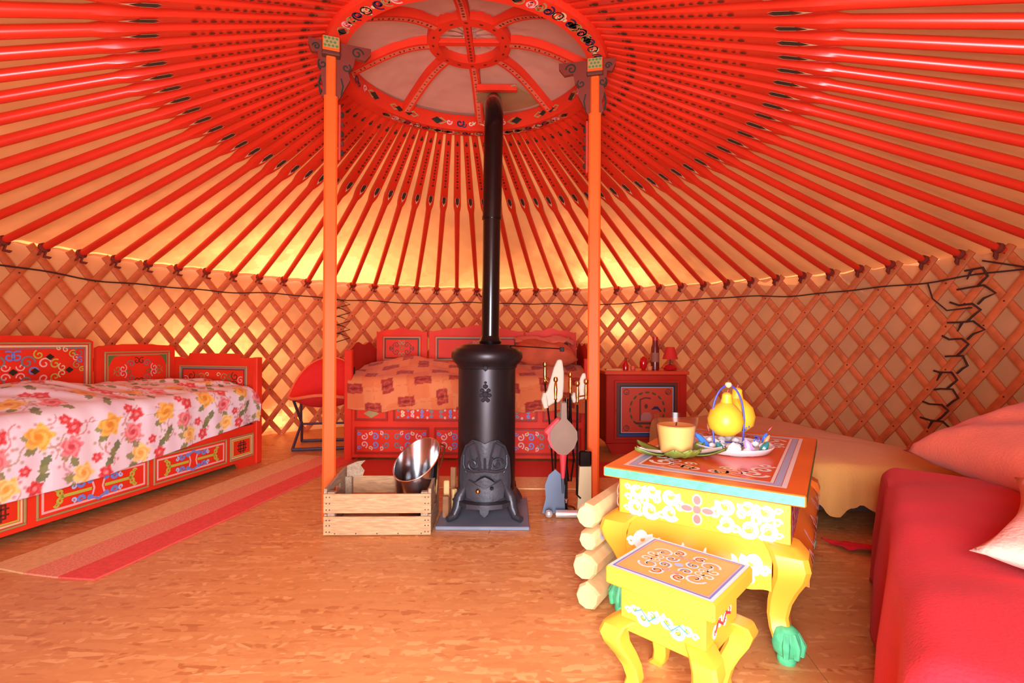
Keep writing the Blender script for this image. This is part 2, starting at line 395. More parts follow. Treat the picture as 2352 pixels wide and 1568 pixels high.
kn.tube(ring, 0.007, 5, closed=True); kn.tube([(0.985, 0, -.028), (0.992, .012, -.06), (0.985, -.012, -.075)], 0.006, 5); kn.tube([(0.99, .02, -.02), (0.996, .035, -.045)], 0.006, 5)
knm = kn.mesh('cord_loop', True); knm.materials.append(mat('red_cord', (120, 40, 24), 0.9))
for p in phis:
    a = roofpt(p, 0); b = roofpt(p, 1.0); d = b - a; L = d.length; x = d.normalized(); y = Vector((0, 0, 1)).cross(x).normalized(); z = x.cross(y)
    M = Matrix.Identity(4)
    tw = random.uniform(-0.05, 0.05); y, z = y * cos(tw) + z * sin(tw), z * cos(tw) - y * sin(tw)
    for i in range(3): M[i][0] = x[i]; M[i][1] = y[i]; M[i][2] = z[i]; M[i][3] = a[i]
    M = M @ Matrix.Diagonal((L, 1, 1, 1))
    o = link('roof_pole', pm, None, ceiling); o.matrix_world = M
    for nm, me in (('leaf_motif', lfm), ('pale_tip', tpm), ('dot_chain', dtm), ('cord_loop', knm)): link(nm, me, None, o)

# lattice wall: every slat a piece
lattice = empty('wall_lattice', (WC.x, WC.y, 0), kind='structure')
SL = 1.273
def slat_mesh(sign, r, name):
    mb = MB(); n = 22; hw = .025; th = .008; vs = []
    cs = [(-hw, -th * .4), (-hw * .6, -th), (hw * .6, -th), (hw, -th * .4), (hw, th), (-hw, th)]
    for i in range(n):
        z = 0.005 + (HW + 0.012) * i / (n - 1); s_ = sign * (z - (HW - 0.03)) / SL; phi = s_ / RW
        tx, tz = sign / math.hypot(1, SL), SL / math.hypot(1, SL)
        for (a, b) in cs:                                   # a: across the slat on the wall face, b: radial
            ss = s_ + a * (-tz) * sign * 1.0 * (1 if sign > 0 else 1); zz = max(0.0, z + a * tx * sign)
            ph = ss / RW; rr = r + b; vs.append((rr * sin(ph), rr * cos(ph), zz))
    m = len(cs); fs = [tuple(range(m)), tuple((n - 1) * m + k for k in range(m))[::-1]]
    for i in range(n - 1):
        for k in range(m): fs.append((i * m + k, i * m + (k + 1) % m, (i + 1) * m + (k + 1) % m, (i + 1) * m + k))
    mb.add(vs, fs); return mb.mesh(name, 35)
sf = slat_mesh(1, RW - 0.009, 'slat'); sb = slat_mesh(-1, RW + 0.008, 'slat_b')
for s_ in (sf, sb): s_.materials.append(LATT)
kb = MB(); step = 2 * pi * RW / NP / 2
for j in range(0, 10):
    z = HW - 0.03 - j * step * SL
    if z < 0.03: break
    ph = -(j * step) / RW; rr = RW - 0.019
    kb.lathe([(0, -.006), (.005, -.003), (.005, .003), (0, .006)], (rr * sin(ph), rr * cos(ph), z), 6)
kbm = kb.mesh('leather_knots'); kbm.materials.append(KNOT)
span = (HW / SL) / RW
for p in phis:
    if not (in_door(p) or in_door(p - span) or in_door(p - span / 2)):
        o = link('slat', sf, None, lattice); o.rotation_euler = (0, 0, -p); tag(link('leather_knots', kbm, None, o), kind='stuff')
    if not (in_door(p) or in_door(p + span) or in_door(p + span / 2)):
        o = link('slat', sb, None, lattice); o.rotation_euler = (0, 0, -p)
# ropes on the lattice
def wallrope(p0, p1, z, sag, seed, r=0.006):
    n = max(6, int(abs(p1 - p0) * 40)); return [wallpt(p0 + (p1 - p0) * i / (n - 1), z + sag * noise1((p0 + (p1 - p0) * i / (n - 1)) * 5, seed), RW - 0.026) for i in range(n)]
rp = MB(); rp.tube(wallrope(A0 + .1, A1 - .1, 1.37, 0.022, 2), 0.006, 6)
tag(rp.build('girth_rope', ROPE, None, True), 'thin dark rope running around the lattice wall below the eaves', 'rope')
lc = MB(); p0 = 1.40
for j in range(10):
    z = 1.42 - 0.115 * j; a = p0 + 0.012 * (j % 2) - 0.010 * j
    w_ = random.uniform(.5, 1.0)
    lc.tube([wallpt(a - .045 * w_, z + random.uniform(-.01, .03), RW - .024), wallpt(a - .015, z, RW - .032), wallpt(a + .012, z + .005, RW - .036), wallpt(a + .035 * w_, z - .05 + random.uniform(-.02, .02), RW - .03), wallpt(a + .012, z - .08, RW - .036), wallpt(a + .0, z - 0.115, RW - .032)], 0.007, 6)
    if j % 3 == 0: lc.tube([wallpt(a - .01, z, RW - .034), wallpt(a - .02, z - .06, RW - .03)], [.009, .004], 6)
lc.tube([wallpt(p0 - .1, 1.36, RW - .03), wallpt(p0 - .09, 1.25, RW - .03), wallpt(p0 - .06, 1.16, RW - .03), wallpt(p0 - .01, 1.17, RW - .03)], 0.005, 6)
lc.tube([wallpt(p0 + .01, 1.47, RW - .03), wallpt(p0 + .08, 1.40, RW - .03), wallpt(p0 + .11, 1.37, RW - .03)], 0.006, 6)
tag(lc.build('lashing_cord', ROPE, None, True), 'dark cord lashed zigzag down the lattice seam on the right', 'cord')
lc = MB(); p0 = -0.62
for j in range(5):
    z = 1.36 - 0.09 * j; lc.tube([wallpt(p0 - .03, z + .02, RW - .026), wallpt(p0 + .01, z, RW - .03), wallpt(p0 + .04, z - .04, RW - .028), wallpt(p0 - .01, z - .09, RW - .03)], 0.005, 5)
tag(lc.build('lashing_cord', ROPE, None, True), 'thin knotted cord on the lattice seam above the left daybed', 'cord')
bk = MB(); c = wallpt(-0.09, 1.455, RW - .05)
bk.tube([wallpt(-0.115, 1.49, RW - .03), wallpt(-0.11, 1.455, RW - .05), wallpt(-0.06, 1.45, RW - .05), wallpt(-0.052, 1.47, RW - .03)], 0.008, 6)
tag(bk.build('hanging_rod', ROPE, None, True), 'short dark rod tied under the eaves behind the stovepipe', 'rod')

# door opening in the front wall
dr = empty('door_1', (WC.x, WC.y - RW, 0), kind='structure')
for sx in (-1, 1): MB().box(sx * 0.60 - .035, sx * 0.60 + .035, -.05, .05, 0, HW, .006).build('door_jamb', RED, dr)
MB().box(-.635, .635, -.055, .055, HW, HW + .07, .006).build('door_lintel', RED, dr); MB().box(-.565, .565, -.05, .05, 0, .05, .006).build('door_sill', RED, dr)

# ------------------------------------------------------------------ roof crown
crown = empty('roof_crown', (KC.x, KC.y, KZ), 0, 'round red painted wooden roof crown with eight spokes and a hub ring', 'roof crown')
MB().lathe([(RKI, 0), (RK, 0), (RK + .012, .04), (RK, .10), (RK - .02, .115), (RKI + .01, .115), (RKI, .10), (RKI, 0)], n=72).build('outer_ring', RED, crown, 35)
def polar(r, a): return (r * sin(a), r * cos(a))
def ring_paint(mb, pts, w): mb.ribbon([polar(r, a) for (r, a) in pts], w, 0.0)
def ring_orn(a_mid, cols):
    """scrolls on the underside of the ring around azimuth a_mid"""
    for (da, m_i, kind) in cols:
        mb = bufs[m_i]; a = a_mid + da; x, y = polar((RK + RKI) / 2, a)
        if kind == 's':
            mb.ribbon(spiral(x, y, .034, 1.2, a * 2, 1), .009, -0.002); mb.ribbon(spiral(x, y, .020, 1.0, a * 2 + pi, -1), .007, -0.002)
        elif kind == 'd': mb.poly([(x + .04 * cos(-a), y + .04 * sin(-a)), (x + .022 * sin(a), y + .022 * cos(a)), (x - .03 * cos(-a), y - .03 * sin(-a)), (x - .022 * sin(a), y - .022 * cos(a))], -0.002)
        elif kind == 'o': mb.ribbon(arc(x, y, .026, 0, 2 * pi, 12), .007, -0.002)
        else: mb.disc(x, y, .011, z=-0.002)
bufs = {'d': MB(), 'c': MB(), 'n': MB(), 'p': MB(), 't': MB()}
big = [(-.40, 'd', 'd'), (-.38, 't', 'o'), (-.28, 'p', 's'), (-.20, 't', 's'), (-.12, 'n', 's'), (-.06, 'c', '.'), (0, 'c', 's'), (0.02, 'd', 'o'), (.06, 'c', '.'), (.12, 'n', 's'), (.20, 't', 's'), (.28, 'p', 's'), (.38, 't', 'o'), (.40, 'd', 'd')]
for am in (0, 0.62, -0.62, 2.45, -2.55, 2.0): ring_orn(am, big if am in (0,) else [(da * .8, m, k) for da, m, k in big])
for k, m, nm in (('d', DARK, 'dark_motif'), ('c', CREAMP, 'cream_motif'), ('n', NAVY, 'navy_motif'), ('p', PINKP, 'pink_motif'), ('t', TANP, 'gold_motif')): bufs[k].paint(nm, m, crown)
# larger motifs on the inner face of the ring
def face_paint(items, m, nm):
    mb = MB()
    for (x, z, kind, r) in items:
        t_ = MB()
        if kind == 's': t_.ribbon(spiral(x, z, r, 1.1, 1 + x * 3, 1 if x > 0 else -1), r * .42, 0)
        elif kind == 'd': t_.poly([(x - r * 1.7, z), (x, z - r), (x + r * 1.7, z), (x, z + r)], 0)
        elif kind == 'r': t_.ribbon([(x - r * 1.3, z), (x, z - r * .7), (x + r * 1.3, z), (x, z + r * .7)], r * .3, 0, True)
        else: t_.ribbon(arc(x, z, r, .2, pi - .2, 9), r * .35, 0)
        mb.add([((RKI - .003) * sin(px / RKI), (RKI - .003) * cos(px / RKI), pz) for (px, pz, _) in t_.v], t_.f)
    mb.paint(nm, m, crown)
for c in (0, pi * RKI * .5, pi * RKI, -pi * RKI * .5):
    face_paint([(c - .13, .05, 's', .030), (c + .10, .05, 's', .030), (c - .10, .035, 's', .018), (c + .13, .035, 's', .018)], NAVY, 'navy_motif')
    face_paint([(c, .035, 'a', .028), (c - .05, .05, 's', .020), (c + .05, .05, 's', .020)], CREAMP, 'cream_motif')
    face_paint([(c - .21, .05, 's', .022), (c + .20, .05, 's', .022)], PINKP, 'pink_motif')
    face_paint([(c - .30, .05, 'd', .026), (c + .30, .05, 'd', .026), (c - .52, .05, 'd', .020), (c + .52, .05, 'd', .020)], DARK, 'dark_motif')
    face_paint([(c - .27, .05, 'r', .030), (c + .27, .05, 'r', .030), (c - .48, .05, 'r', .026), (c + .48, .05, 'r', .026)], TANP, 'gold_motif')
HZ = 0.205
def spoke(a):
    mb = MB(); n = 9; w = .030; vs = []; fs = []
    for i in range(n):
        t = i / (n - 1); r = (RKI + .005) + (.235 - RKI) * t; z = .045 + (HZ - .045) * sin(t * pi / 2) ** 1.1
        for dx, dz in ((-w, 0), (w, 0), (w, .05), (-w, .05)): vs.append((r * sin(a) + dx * cos(a), r * cos(a) - dx * sin(a), z + dz))
    fs = [(0, 1, 2, 3), tuple((n - 1) * 4 + k for k in range(4))[::-1]]
    for i in range(n - 1):
        for k in range(4): fs.append((i * 4 + k, i * 4 + (k + 1) % 4, i * 4 + 4 + (k + 1) % 4, i * 4 + 4 + k))
    mb.add(vs, fs); o = mb.build('spoke', RED, crown)
    st = MB(); sv = []; ds = MB()
    for i in range(n):
        t = i / (n - 1); r = (RKI + .005) + (.235 - RKI) * t; z = .045 + (HZ - .045) * sin(t * pi / 2) ** 1.1 - .0015
        for dx in (-.015, .015): sv.append((r * sin(a) + dx * cos(a), r * cos(a) - dx * sin(a), z))
        for tt in (t, t + .05):
            if tt > .98 or tt < .03: continue
            r2 = (RKI + .005) + (.235 - RKI) * tt; z2 = .045 + (HZ - .045) * sin(tt * pi / 2) ** 1.1 - .003
            ds.disc(r2 * sin(a), r2 * cos(a), .010 if i % 2 else .007, .006, z2, 8, -a)
    st.add(sv, [(2 * i, 2 * i + 1, 2 * i + 3, 2 * i + 2) for i in range(n - 1)])
    st.paint('painted_strip', mat('salmon_paint', (226, 104, 74), 0.45), o); ds.paint('painted_dots', BROWNP, o)
for k in range(8): spoke(k * pi / 4 + math.radians(1.5))
MB().lathe([(.185, HZ), (.25, HZ), (.25, HZ + .055), (.185, HZ + .055), (.185, HZ)], n=40).build('hub_ring', RED, crown, 35)
hd = MB()
for k in range(16): a = k * pi / 8; hd.disc(*polar(.217, a), .012, .007, HZ - .0015, 8, -a)
hd.paint('hub_dots', BROWNP, crown)
MB().box(-.022, .022, -.19, .19, HZ + .004, HZ + .04, .003).build('hub_bar', RED, crown); MB().box(-.19, .19, -.022, .022, HZ + .01, HZ + .036, .003).build('hub_bar', RED, crown)
hb = MB()
for k in range(-5, 6): hb.disc(0, k * .032, .007, .010, HZ + .0025, 8)
hb.paint('bar_dots', BROWNP, crown)
cr = MB(frame((0, 0, 0), (1, 0, 0), (0, 1, 0))); cr.box(.02, .29, .315, .355, .105, .145, .004); cr.build('pipe_crossbar', RED, crown)
# cover sheet over the crown
cv = MB(); cv.grid(64, 10, lambda u, v: (KC.x + (0.04 + (RK + .05 - .04) * v) * sin(2 * pi * u), KC.y + (0.04 + (RK + .05 - .04) * v) * cos(2 * pi * u), KZ + .27 - .15 * v ** 1.6 + .012 * noise1(u * 50 + v * 9, 4)), True)
cv.disc(KC.x, KC.y, .045, z=KZ + .272)
COVER = canvas('crown_cover_cloth', (176, 128, 112), (120, 60, 46), 0.22, 0.6)
cv.build('crown_cover', COVER, ceiling, True)
fp = MB(); poly = [polar(.41, .03), polar(.705, .03)] + [polar(.705, a) for a in (.2, .4, .6, .74)] + [polar(.41, .74)]
fp.prism(poly, .125, .135); fp.build('flue_plate', mat('flue_plate', (168, 128, 84), 0.6, var=.1), crown)

# ------------------------------------------------------------------ posts
def post(x, y, label, rz):
    t = empty('support_post', (x, y, 0), rz, label, 'post', 'posts carrying the roof crown'); s = .033
    oct_ = lambda h, c: [(-h, -h + c), (-h + c, -h), (h - c, -h), (h, -h + c), (h, h - c), (h - c, h), (-h + c, h), (-h, h - c)]
    mb = MB(); mb.prism(oct_(s, .009), 0, KZ - .30); mb.build('shaft', POSTM, t)
    mb = MB(); mb.prism(oct_(.024, .006), KZ - .30, KZ - .095); mb.build('neck', POSTM, t)
    mb = MB(); mb.box(-.045, .045, -.045, .045, KZ - .095, KZ - .075, .004); mb.build('capital_base', BROWNP, t)
    cap = MB(); cap.box(-.042, .042, -.042, .042, KZ - .075, KZ - .001, .004); cap = cap.build('capital', POSTM, t)
    for (o, u) in (((0, -.0425, 0), (1, 0, 0)), ((0, .0425, 0), (-1, 0, 0)), ((.0425, 0, 0), (0, 1, 0)), ((-.0425, 0, 0), (0, -1, 0))):
        g = MB(frame(o, u, (0, 0, 1))); g.poly([(-.037, KZ - .062), (.037, KZ - .062), (.037, KZ - .004), (-.037, KZ - .004)], .0008); g.paint('gold_ground', TANP, cap)
        d = MB(frame(o, u, (0, 0, 1)))
        for i in range(4):
            for j in range(3):
                cx = -.029 + .019 * i + (.0095 if j % 2 else 0); cz = KZ - .052 + .019 * j
                if cx < .034: d.poly([(cx - .0085, cz), (cx, cz - .0085), (cx + .0085, cz), (cx, cz + .0085)], .0018)
        d.paint('green_lozenges', GREENP, cap)
    # carved bracket running under the ring on both sides (local x)
    for sx, ln in ((1, 1.0), (-1, .55)):
        pr = [(.024, KZ - .005), (.20 * ln, KZ - .005), (.20 * ln, KZ - .035), (.17 * ln, KZ - .075), (.12 * ln, KZ - .07), (.11 * ln, KZ - .12), (.085 * ln, KZ - .15), (.095 * ln, KZ - .19), (.07 * ln, KZ - .24), (.045, KZ - .29), (.024, KZ - .33)]
        M = frame((0, .012, 0), (sx, 0, 0), (0, 0, 1)); m2 = MB(M); m2.prism(pr, -.012 if sx > 0 else 0.012, .012 if sx > 0 else -.012)
        b = m2.build('bracket', mat('bracket_brown', (120, 44, 30), .5), t)
        for zz in (.0135, -.0135):
            r = MB(M); r.ribbon(spiral(.13 * ln, KZ - .045, .028 * ln + .004, 1.3, 0, 1), .008, zz); r.ribbon(spiral(.075 * ln, KZ - .13, .024, 1.2, 1, -1), .008, zz); r.ribbon([(.05, KZ - .28), (.06, KZ - .23), (.05, KZ - .19)], .008, zz); r.paint('carved_scroll', DARK, b)
    # hanging carved tongue
    tg = MB(); tg.box(.036, .050, -.012, .012, KZ - .62, KZ - .33, .004); tg = tg.build('hanging_carving', mat('bracket_red', (190, 52, 36), .5), t)
    for k in range(5): MB().lathe([(0, -.018), (.009, -.01), (.009, .01), (0, .018)], (.056, 0, KZ - .38 - .05 * k), 8).build('carved_bead', BROWNP if k % 2 else DARK, tg, True)
post(-.948, 2.58, 'orange post beside the wooden crate holding up the roof crown', math.radians(20))
post(.455, 2.76, 'orange post beside the fireplace tools holding up the roof crown', math.radians(168))

# ------------------------------------------------------------------ painted panels
def sym(fn):
    for sx in (1, -1):
        for sy in (1, -1): fn(sx, sy)
def scrolls(M, spec, parent, z=0.0040):
    """spec: (material, x, y, r, width, turns, a0) mirrored four ways (y = 0 or x = 0 give two)"""
    by = {}
    for (m, x, y, r, w, turns, a0) in spec:
        mb = by.setdefault(m.name, (MB(M), m))[0]; done = set()
        for sx in (1, -1):
            for sy in (1, -1):
                key = (round(x * sx, 4), round(y * sy, 4))
                if key in done: continue
                done.add(key)
                pts = [(px * sx, py * sy) for px, py in spiral(x, y, r, turns, a0, 1)]
                if sx * sy < 0: pts = pts[::-1]
                mb.ribbon(pts, w, z)
    for nm, (mb, m) in by.items(): mb.paint('scroll_work', m, parent)
def panel(parent, M, w, h, face, borders, name='panel', depth=.006, notch=0.0):
    """a raised moulding frame around a recessed panel; M centres the panel on the face"""
    p = MB(M); p.box(-w / 2, w / 2, -h / 2, h / 2, .0, .002); p = p.build(name, face, parent)
    f = MB(M); t = .010
    for (a, b, c, d) in ((-w / 2 - t, w / 2 + t, -h / 2 - t, -h / 2), (-w / 2 - t, w / 2 + t, h / 2, h / 2 + t), (-w / 2 - t, -w / 2, -h / 2, h / 2), (w / 2, w / 2 + t, -h / 2, h / 2)): f.box(a, b, c, d, 0, depth + .003, .002)
    f.build('moulding', borders[0][0], p)
    z = .0030
    for (m, inset, wid) in borders[1:]:
        b = MB(M); b.rect(-w / 2 + inset, w / 2 - inset, -h / 2 + inset, h / 2 - inset, wid, z); b.paint('border_line', m, p); z += .0004
    return p
ev = lambda o, u, v, c: frame((o[0] + u[0] * c[0] + v[0] * c[1], o[1] + u[1] * c[0] + v[1] * c[1], o[2] + u[2] * c[0] + v[2] * c[1]), u, v)

def knotwork(M, parent, m, s):
    b = MB(M)
    for i in (-1, 1):
        b.ribbon([(-s, i * s * .3), (s, i * s * .3)], s * .18, .0036); b.ribbon([(i * s * .3, -s), (i * s * .3, s)], s * .18, .0036)
    b.rect(-s * .75, s * .75, -s * .75, s * .75, s * .16, .0040); b.paint('knot_motif', m, parent)

def cloud_panel(M, p, w, h):
    s = h; sp = []
    sp += [(BLUEP, .16 * w, .26 * s, .13 * s, .014, 1.0, pi * .9), (BLUEP, .08 * w, .30 * s, .09 * s, .012, .9, pi), (LBLUE, .22 * w, .22 * s, .09 * s, .010, 1.0, pi * .5)]
    sp += [(YELP, .33 * w, .14 * s, .12 * s, .012, 1.1, pi * 1.2), (YELP, .36 * w, .24 * s, .08 * s, .010, 1.0, 0)]
    scrolls(M, sp, p, .0040)
    y = MB(M); y.ribbon([(-.33 * w, 0), (-.06 * w, 0)], .016, .0040); y.ribbon([(.06 * w, 0), (.33 * w, 0)], .016, .0040); y.paint('line_work', YELP, p)
    b = MB(M)
    for sy in (1, -1): b.ribbon([(-.09 * w, sy * .30 * s), (-.03 * w, sy * .34 * s), (0, sy * .42 * s), (.03 * w, sy * .34 * s), (.09 * w, sy * .30 * s)], .012, .0044)
    b.paint('line_work', BLUEP, p)
    pk = MB(M); q = .055 * w
    for sx in (1, -1): pk.ribbon([(sx * q, -.22 * s), (sx * q * .7, 0), (sx * q, .22 * s)], .010, .0046)
    pk.paint('line_work', PINKP, p)

# ------------------------------------------------------------------ left daybed
BL, BD = 1.83, .78
du = Vector((.2166, .976)).normalized(); FARF = Vector((-1.919, 3.80)); near = FARF - du * BL
bed = empty('daybed', (near.x, near.y, 0), math.atan2(du.y, du.x), 'red painted daybed with ornamented back panels along the left wall', 'bed')
RAILZ = .30
fr = MB(); fr.prism([(0, 0), (.14, 0), (.17, .045), (BL - .24, .045), (BL - .21, 0), (BL, 0), (BL, RAILZ), (0, RAILZ)], 0, .028); fr.M = None
fr.v = [(x, .028 - z, y) for (x, y, z) in fr.v]
fr.build('front_rail', RED, bed)
u, v = (1, 0, 0), (0, 0, 1)
for (a, b, kind) in ((.08, .315, 'k'), (.335, .90, 'c'), (.92, 1.50, 'c'), (1.53, 1.76, 'k')):
    x0, x1 = BL - b, BL - a; M = ev((0, -.0005, 0), u, v, ((x0 + x1) / 2, .155)); w, h = x1 - x0 - .03, .150
    if kind == 'k':
        p = panel(bed, M, w, h, RED, [(TANP,), (CREAMP, .004, .009), (YELP, .016, .008)]); knotwork(M, p, BROWNP, .045)
    else:
        p = panel(bed, M, w, h, RED, [(TANP,), (PINKP, .012, .011)]); cloud_panel(M, p, w, h)
MB().box(BL - .06, BL, -.012, .028, 0, .80, .005).build('corner_post', RED, bed); MB().box(0, .05, -.012, .028, 0, .62, .005).build('corner_post', RED, bed)
# far end board
eb = MB(); eb.prism([(0.02, .02), (BD, .02), (BD, .795), (BD - .06, .795), (BD - .09, .785), (BD - .13, .785), (BD - .15, .825), (.20, .825), (.18, .79), (.14, .785), (.10, .795), (.02, .795)], BL - .025, BL)
eb.v = [(z, x, y) for (x, y, z) in eb.v]; eb.build('end_board', RED, bed)
M = ev((BL - .0255, 0, 0), (0, -1, 0), v, (-.41, .62)); p = panel(bed, M, .60, .20, RED, [(TANP,), (GREYP, .004, .010), (DARK, .016, .005)])
scrolls(M, [(TANP, .10, .02, .035, .007, 1.2, 0), (BROWNP, .20, .03, .035, .007, 1.2, 2), (PINKP, .25, .0, .03, .006, 1.2, 1), (CREAMP, .05, .04, .02, .006, 1.0, 0), (GREENP, .15, -.03, .025, .006, 1.1, 1)], p)
d = MB(M); d.poly([(-.03, -.06), (.03, -.06), (0, .0)], .0038); d.paint('diamond', DARK, p)
# back boards against the wall
def backboard(s0, s1, top, crest):
    x0, x1 = BL - s1, BL - s0; c = (x0 + x1) / 2; hl = (x1 - x0) / 2
    bb = MB(); bb.prism([(x0, .02), (x1, .02), (x1, top - .015), (x1 - .03, top), (c + hl * .5, top + crest * .4), (c + hl * .35, top + crest), (c - hl * .35, top + crest), (c - hl * .5, top + crest * .4), (x0 + .03, top), (x0, top - .015)], 0, .024)
    bb.v = [(x, BD - z, y) for (x, y, z) in bb.v]; return bb.build('back_board', RED, bed), c
o, c = backboard(.04, .64, .885, .012); bM = (0, BD - .0245, 0)
M = ev(bM, u, v, (BL - .34, .705)); p = panel(bed, M, .48, .26, RED, [(TANP,), (TANP, .010, .010)])
for sx in (1, -1):
    g = MB(M); g.poly([(sx * .222, .112), (sx * .16, .112), (sx * .19, .095), (sx * .205, .07), (sx * .222, .03)][::sx], .0036); g.paint('corner_piece', GREENP, p)
scrolls(M, [(GREYP, .06, .05, .03, .007, 1.2, 0), (BROWNP, .02, .07, .026, .006, 1.1, 1), (PINKP, .12, .02, .03, .007, 1.2, 2), (TANP, .16, -.02, .026, .006, 1.1, 0), (GREENP, .08, .0, .022, .006, 1.1, 3)], p)
o, c = backboard(.66, 1.56, .93, .02)
M = ev(bM, u, v, (BL - 1.11, .735)); p = panel(bed, M, .84, .33, RED, [(TANP,), (CREAMP, .008, .012), (GREYP, .024, .007)])
scrolls(M, [(GREYP, .07, .055, .042, .010, 1.3, 0), (BLUEP, .02, .09, .035, .009, 1.2, 1), (YELP, .13, .10, .030, .008, 1.2, 2), (PINKP, .16, .045, .038, .009, 1.2, 0), (YELP, .22, .04, .032, .008, 1.2, 1), (CREAMP, .26, .02, .026, .007, 1.1, 2), (BLUEP, .10, -.0, .03, .008, 1.1, 0), (PINKP, .04, .03, .026, .007, 1.1, 3)], p)
d = MB(M)
for (x, y) in ((0.0, 0), (.11, .0), (-.11, 0), (.30, 0), (-.30, 0), (.19, .085), (-.19, .085), (.19, -.085), (-.19, -.085)): d.poly([(x - .024, y), (x, y - .020), (x + .026, y), (x, y + .020)], .0042)
d.paint('diamonds', DARK, p)
for sx in (1, -1):
    by = {}
    for (m, x, y, r) in ((GREYP, .36, .11, .035), (YELP, .32, .10, .026), (BLUEP, .365, .06, .022), (TANP, .345, .03, .028), (CREAMP, .28, .13, .020), (YELP, .375, -.0, .018), (PINKP, .34, .075, .022), (CREAMP, .24, .138, .016)):
        by.setdefault(m.name, (MB(M), m))[0].ribbon(spiral(sx * x, y, r, 1.2, 1, sx), .007, .0040)
    for nm, (mb, m) in by.items(): mb.paint('corner_scrolls', m, p)
backboard(1.58, 1.80, .87, .01)
mt = MB(); mt.box(.03, BL - .03, .03, BD - .03, RAILZ - .06, .52, .05); mt.build('mattress', mat('mattress_mauve', (150, 110, 120), .9), bed)

# floral bedspread
def paint_mesh(mb, colors, name, m, parent=None, solid=0.0):
    me = mb.mesh(name, 60); me.materials.append(m)
    a = me.color_attributes.new('Col', 'FLOAT_COLOR', 'POINT'); c = np.ones((len(me.vertices), 4)); c[:, :3] = colors; a.data.foreach_set('color', c.ravel())
    o = link(name, me, None, parent)
    if solid:
        md = o.modifiers.new('thickness', 'SOLIDIFY'); md.thickness = solid; md.offset = -1
    return o
def stamp(C, mask, rgb, k=1.0):
    m = np.clip(mask, 0, 1)[:, None] * k; C[:] = C * (1 - m) + np.array(lin(rgb)) * m
def soft(d, r, e): return np.clip((r - d) / e + .5, 0, 1)
def rose(C, U, V, cu, cv_, r, cols, seed):
    x = U - cu; y = V - cv_; d = np.hypot(x, y); a = np.arctan2(y, x); rr = r * (1 + .16 * np.cos(5 * a + seed) + .08 * np.cos(9 * a + seed * 2))
    stamp(C, soft(d, rr, .006), cols[0]); 
    sw = np.sin(d / r * 11 + a * 2 + seed); stamp(C, soft(d, rr * .86, .006) * (sw > .1), cols[1], .8)
    stamp(C, soft(d, r * .30, .006), cols[2], .9)
def leaf(C, U, V, cu, cv_, ln, ang, col, seed=0):
    x = (U - cu) * cos(ang) + (V - cv_) * sin(ang); y = -(U - cu) * sin(ang) + (V - cv_) * cos(ang); t = np.clip(x / ln, 0, 1)
    hw = ln * .30 * np.sin(pi * t) * (1 + .2 * np.sin(t * 19 + seed)); stamp(C, ((x > 0) & (x < ln) & (np.abs(y) < hw)).astype(float), col, .92)
def twig(C, U, V, cu, cv_, ln, ang, col, seed):
    x = (U - cu) * cos(ang) + (V - cv_) * sin(ang); y = -(U - cu) * sin(ang) + (V - cv_) * cos(ang)
    c = ln * .10 * np.sin(x / ln * 7 + seed); stamp(C, ((x > 0) & (x < ln) & (np.abs(y - c) < .0045)).astype(float), col, .75)
    for k in range(5):
        t = (k + .5) / 5; px = ln * t; py = ln * .10 * sin(t * 7 + seed) + (.022 if k % 2 else -.022); stamp(C, soft(np.hypot(x - px, y - py), .008, .006), col, .8)
ROSES = {'y': ((246, 196, 96), (236, 160, 60), (226, 140, 40)), 'p': ((242, 150, 150), (228, 96, 104), (206, 60, 74)), 'r': ((226, 84, 84), (210, 54, 58), (240, 150, 150)), 'o': ((250, 214, 130), (242, 184, 90), (236, 160, 60))}
nu, nv = 330, 210; TOT = 1.16
bs = MB(); Ug = []; Vg = []
def bed_prof(x, s):
    """arc length s from the hem -> (y, z)"""
    hem = .20 + .13 * max(0, min(1, (x - .6) / 1.2)); fh = .585 - hem; rc = .09
    if s < fh - rc: return (-.030 - .016 * sin(s * 9 + x * 3) * 0.6, hem + s)
    s2 = s - (fh - rc)
    if s2 < rc * pi / 2: a = s2 / rc; return (-.030 + rc * (1 - cos(a)), hem + fh - rc + rc * sin(a))
    s3 = s2 - rc * pi / 2; return (-.030 + rc + s3, .585 + .045 * min(1, s3 / .35))
for j in range(nv):
    for i in range(nu):
        x = .012 + (BL - .045) * i / (nu - 1); s = TOT * j / (nv - 1); y, z = bed_prof(x, s)
        if y > BD - .035: y = BD - .035; z = min(z, .64)
        top = max(0, min(1, (y - .0) / .15))
        wr = noise1(x * 6 + y * 5, 1) * .012 * top + .008 * top * sin(y * 34 + 2.2 * sin(x * 4) + x * 3) * max(0, noise1(x * 2 + 4, 2) + .4)
        pil = .075 * math.exp(-((x - .62) / .26) ** 2 - ((y - .42) / .30) ** 2)
        ends = .05 * max(0, (x - BL + .10) / .07) ** 2 * (1 if z > .4 else .3)
        y += (1 - top) * (.010 * noise1(x * 7, 5) + .010 * sin(x * 16) * max(0, (.5 - z)))
        bs.v.append((x, y, z + wr + pil - ends)); Ug.append(x); Vg.append(s)
for j in range(nv - 1):
    for i in range(nu - 1): a = j * nu + i; bs.f.append((a, a + 1, a + nu + 1, a + nu))
U = np.array(Ug); V = np.array(Vg); C = np.tile(np.array(lin((238, 222, 226))), (len(U), 1))
stamp(C, (noise2(U * 2.2, V * 2.2, 3) > .35).astype(float), (230, 206, 216), .45)
k = 0
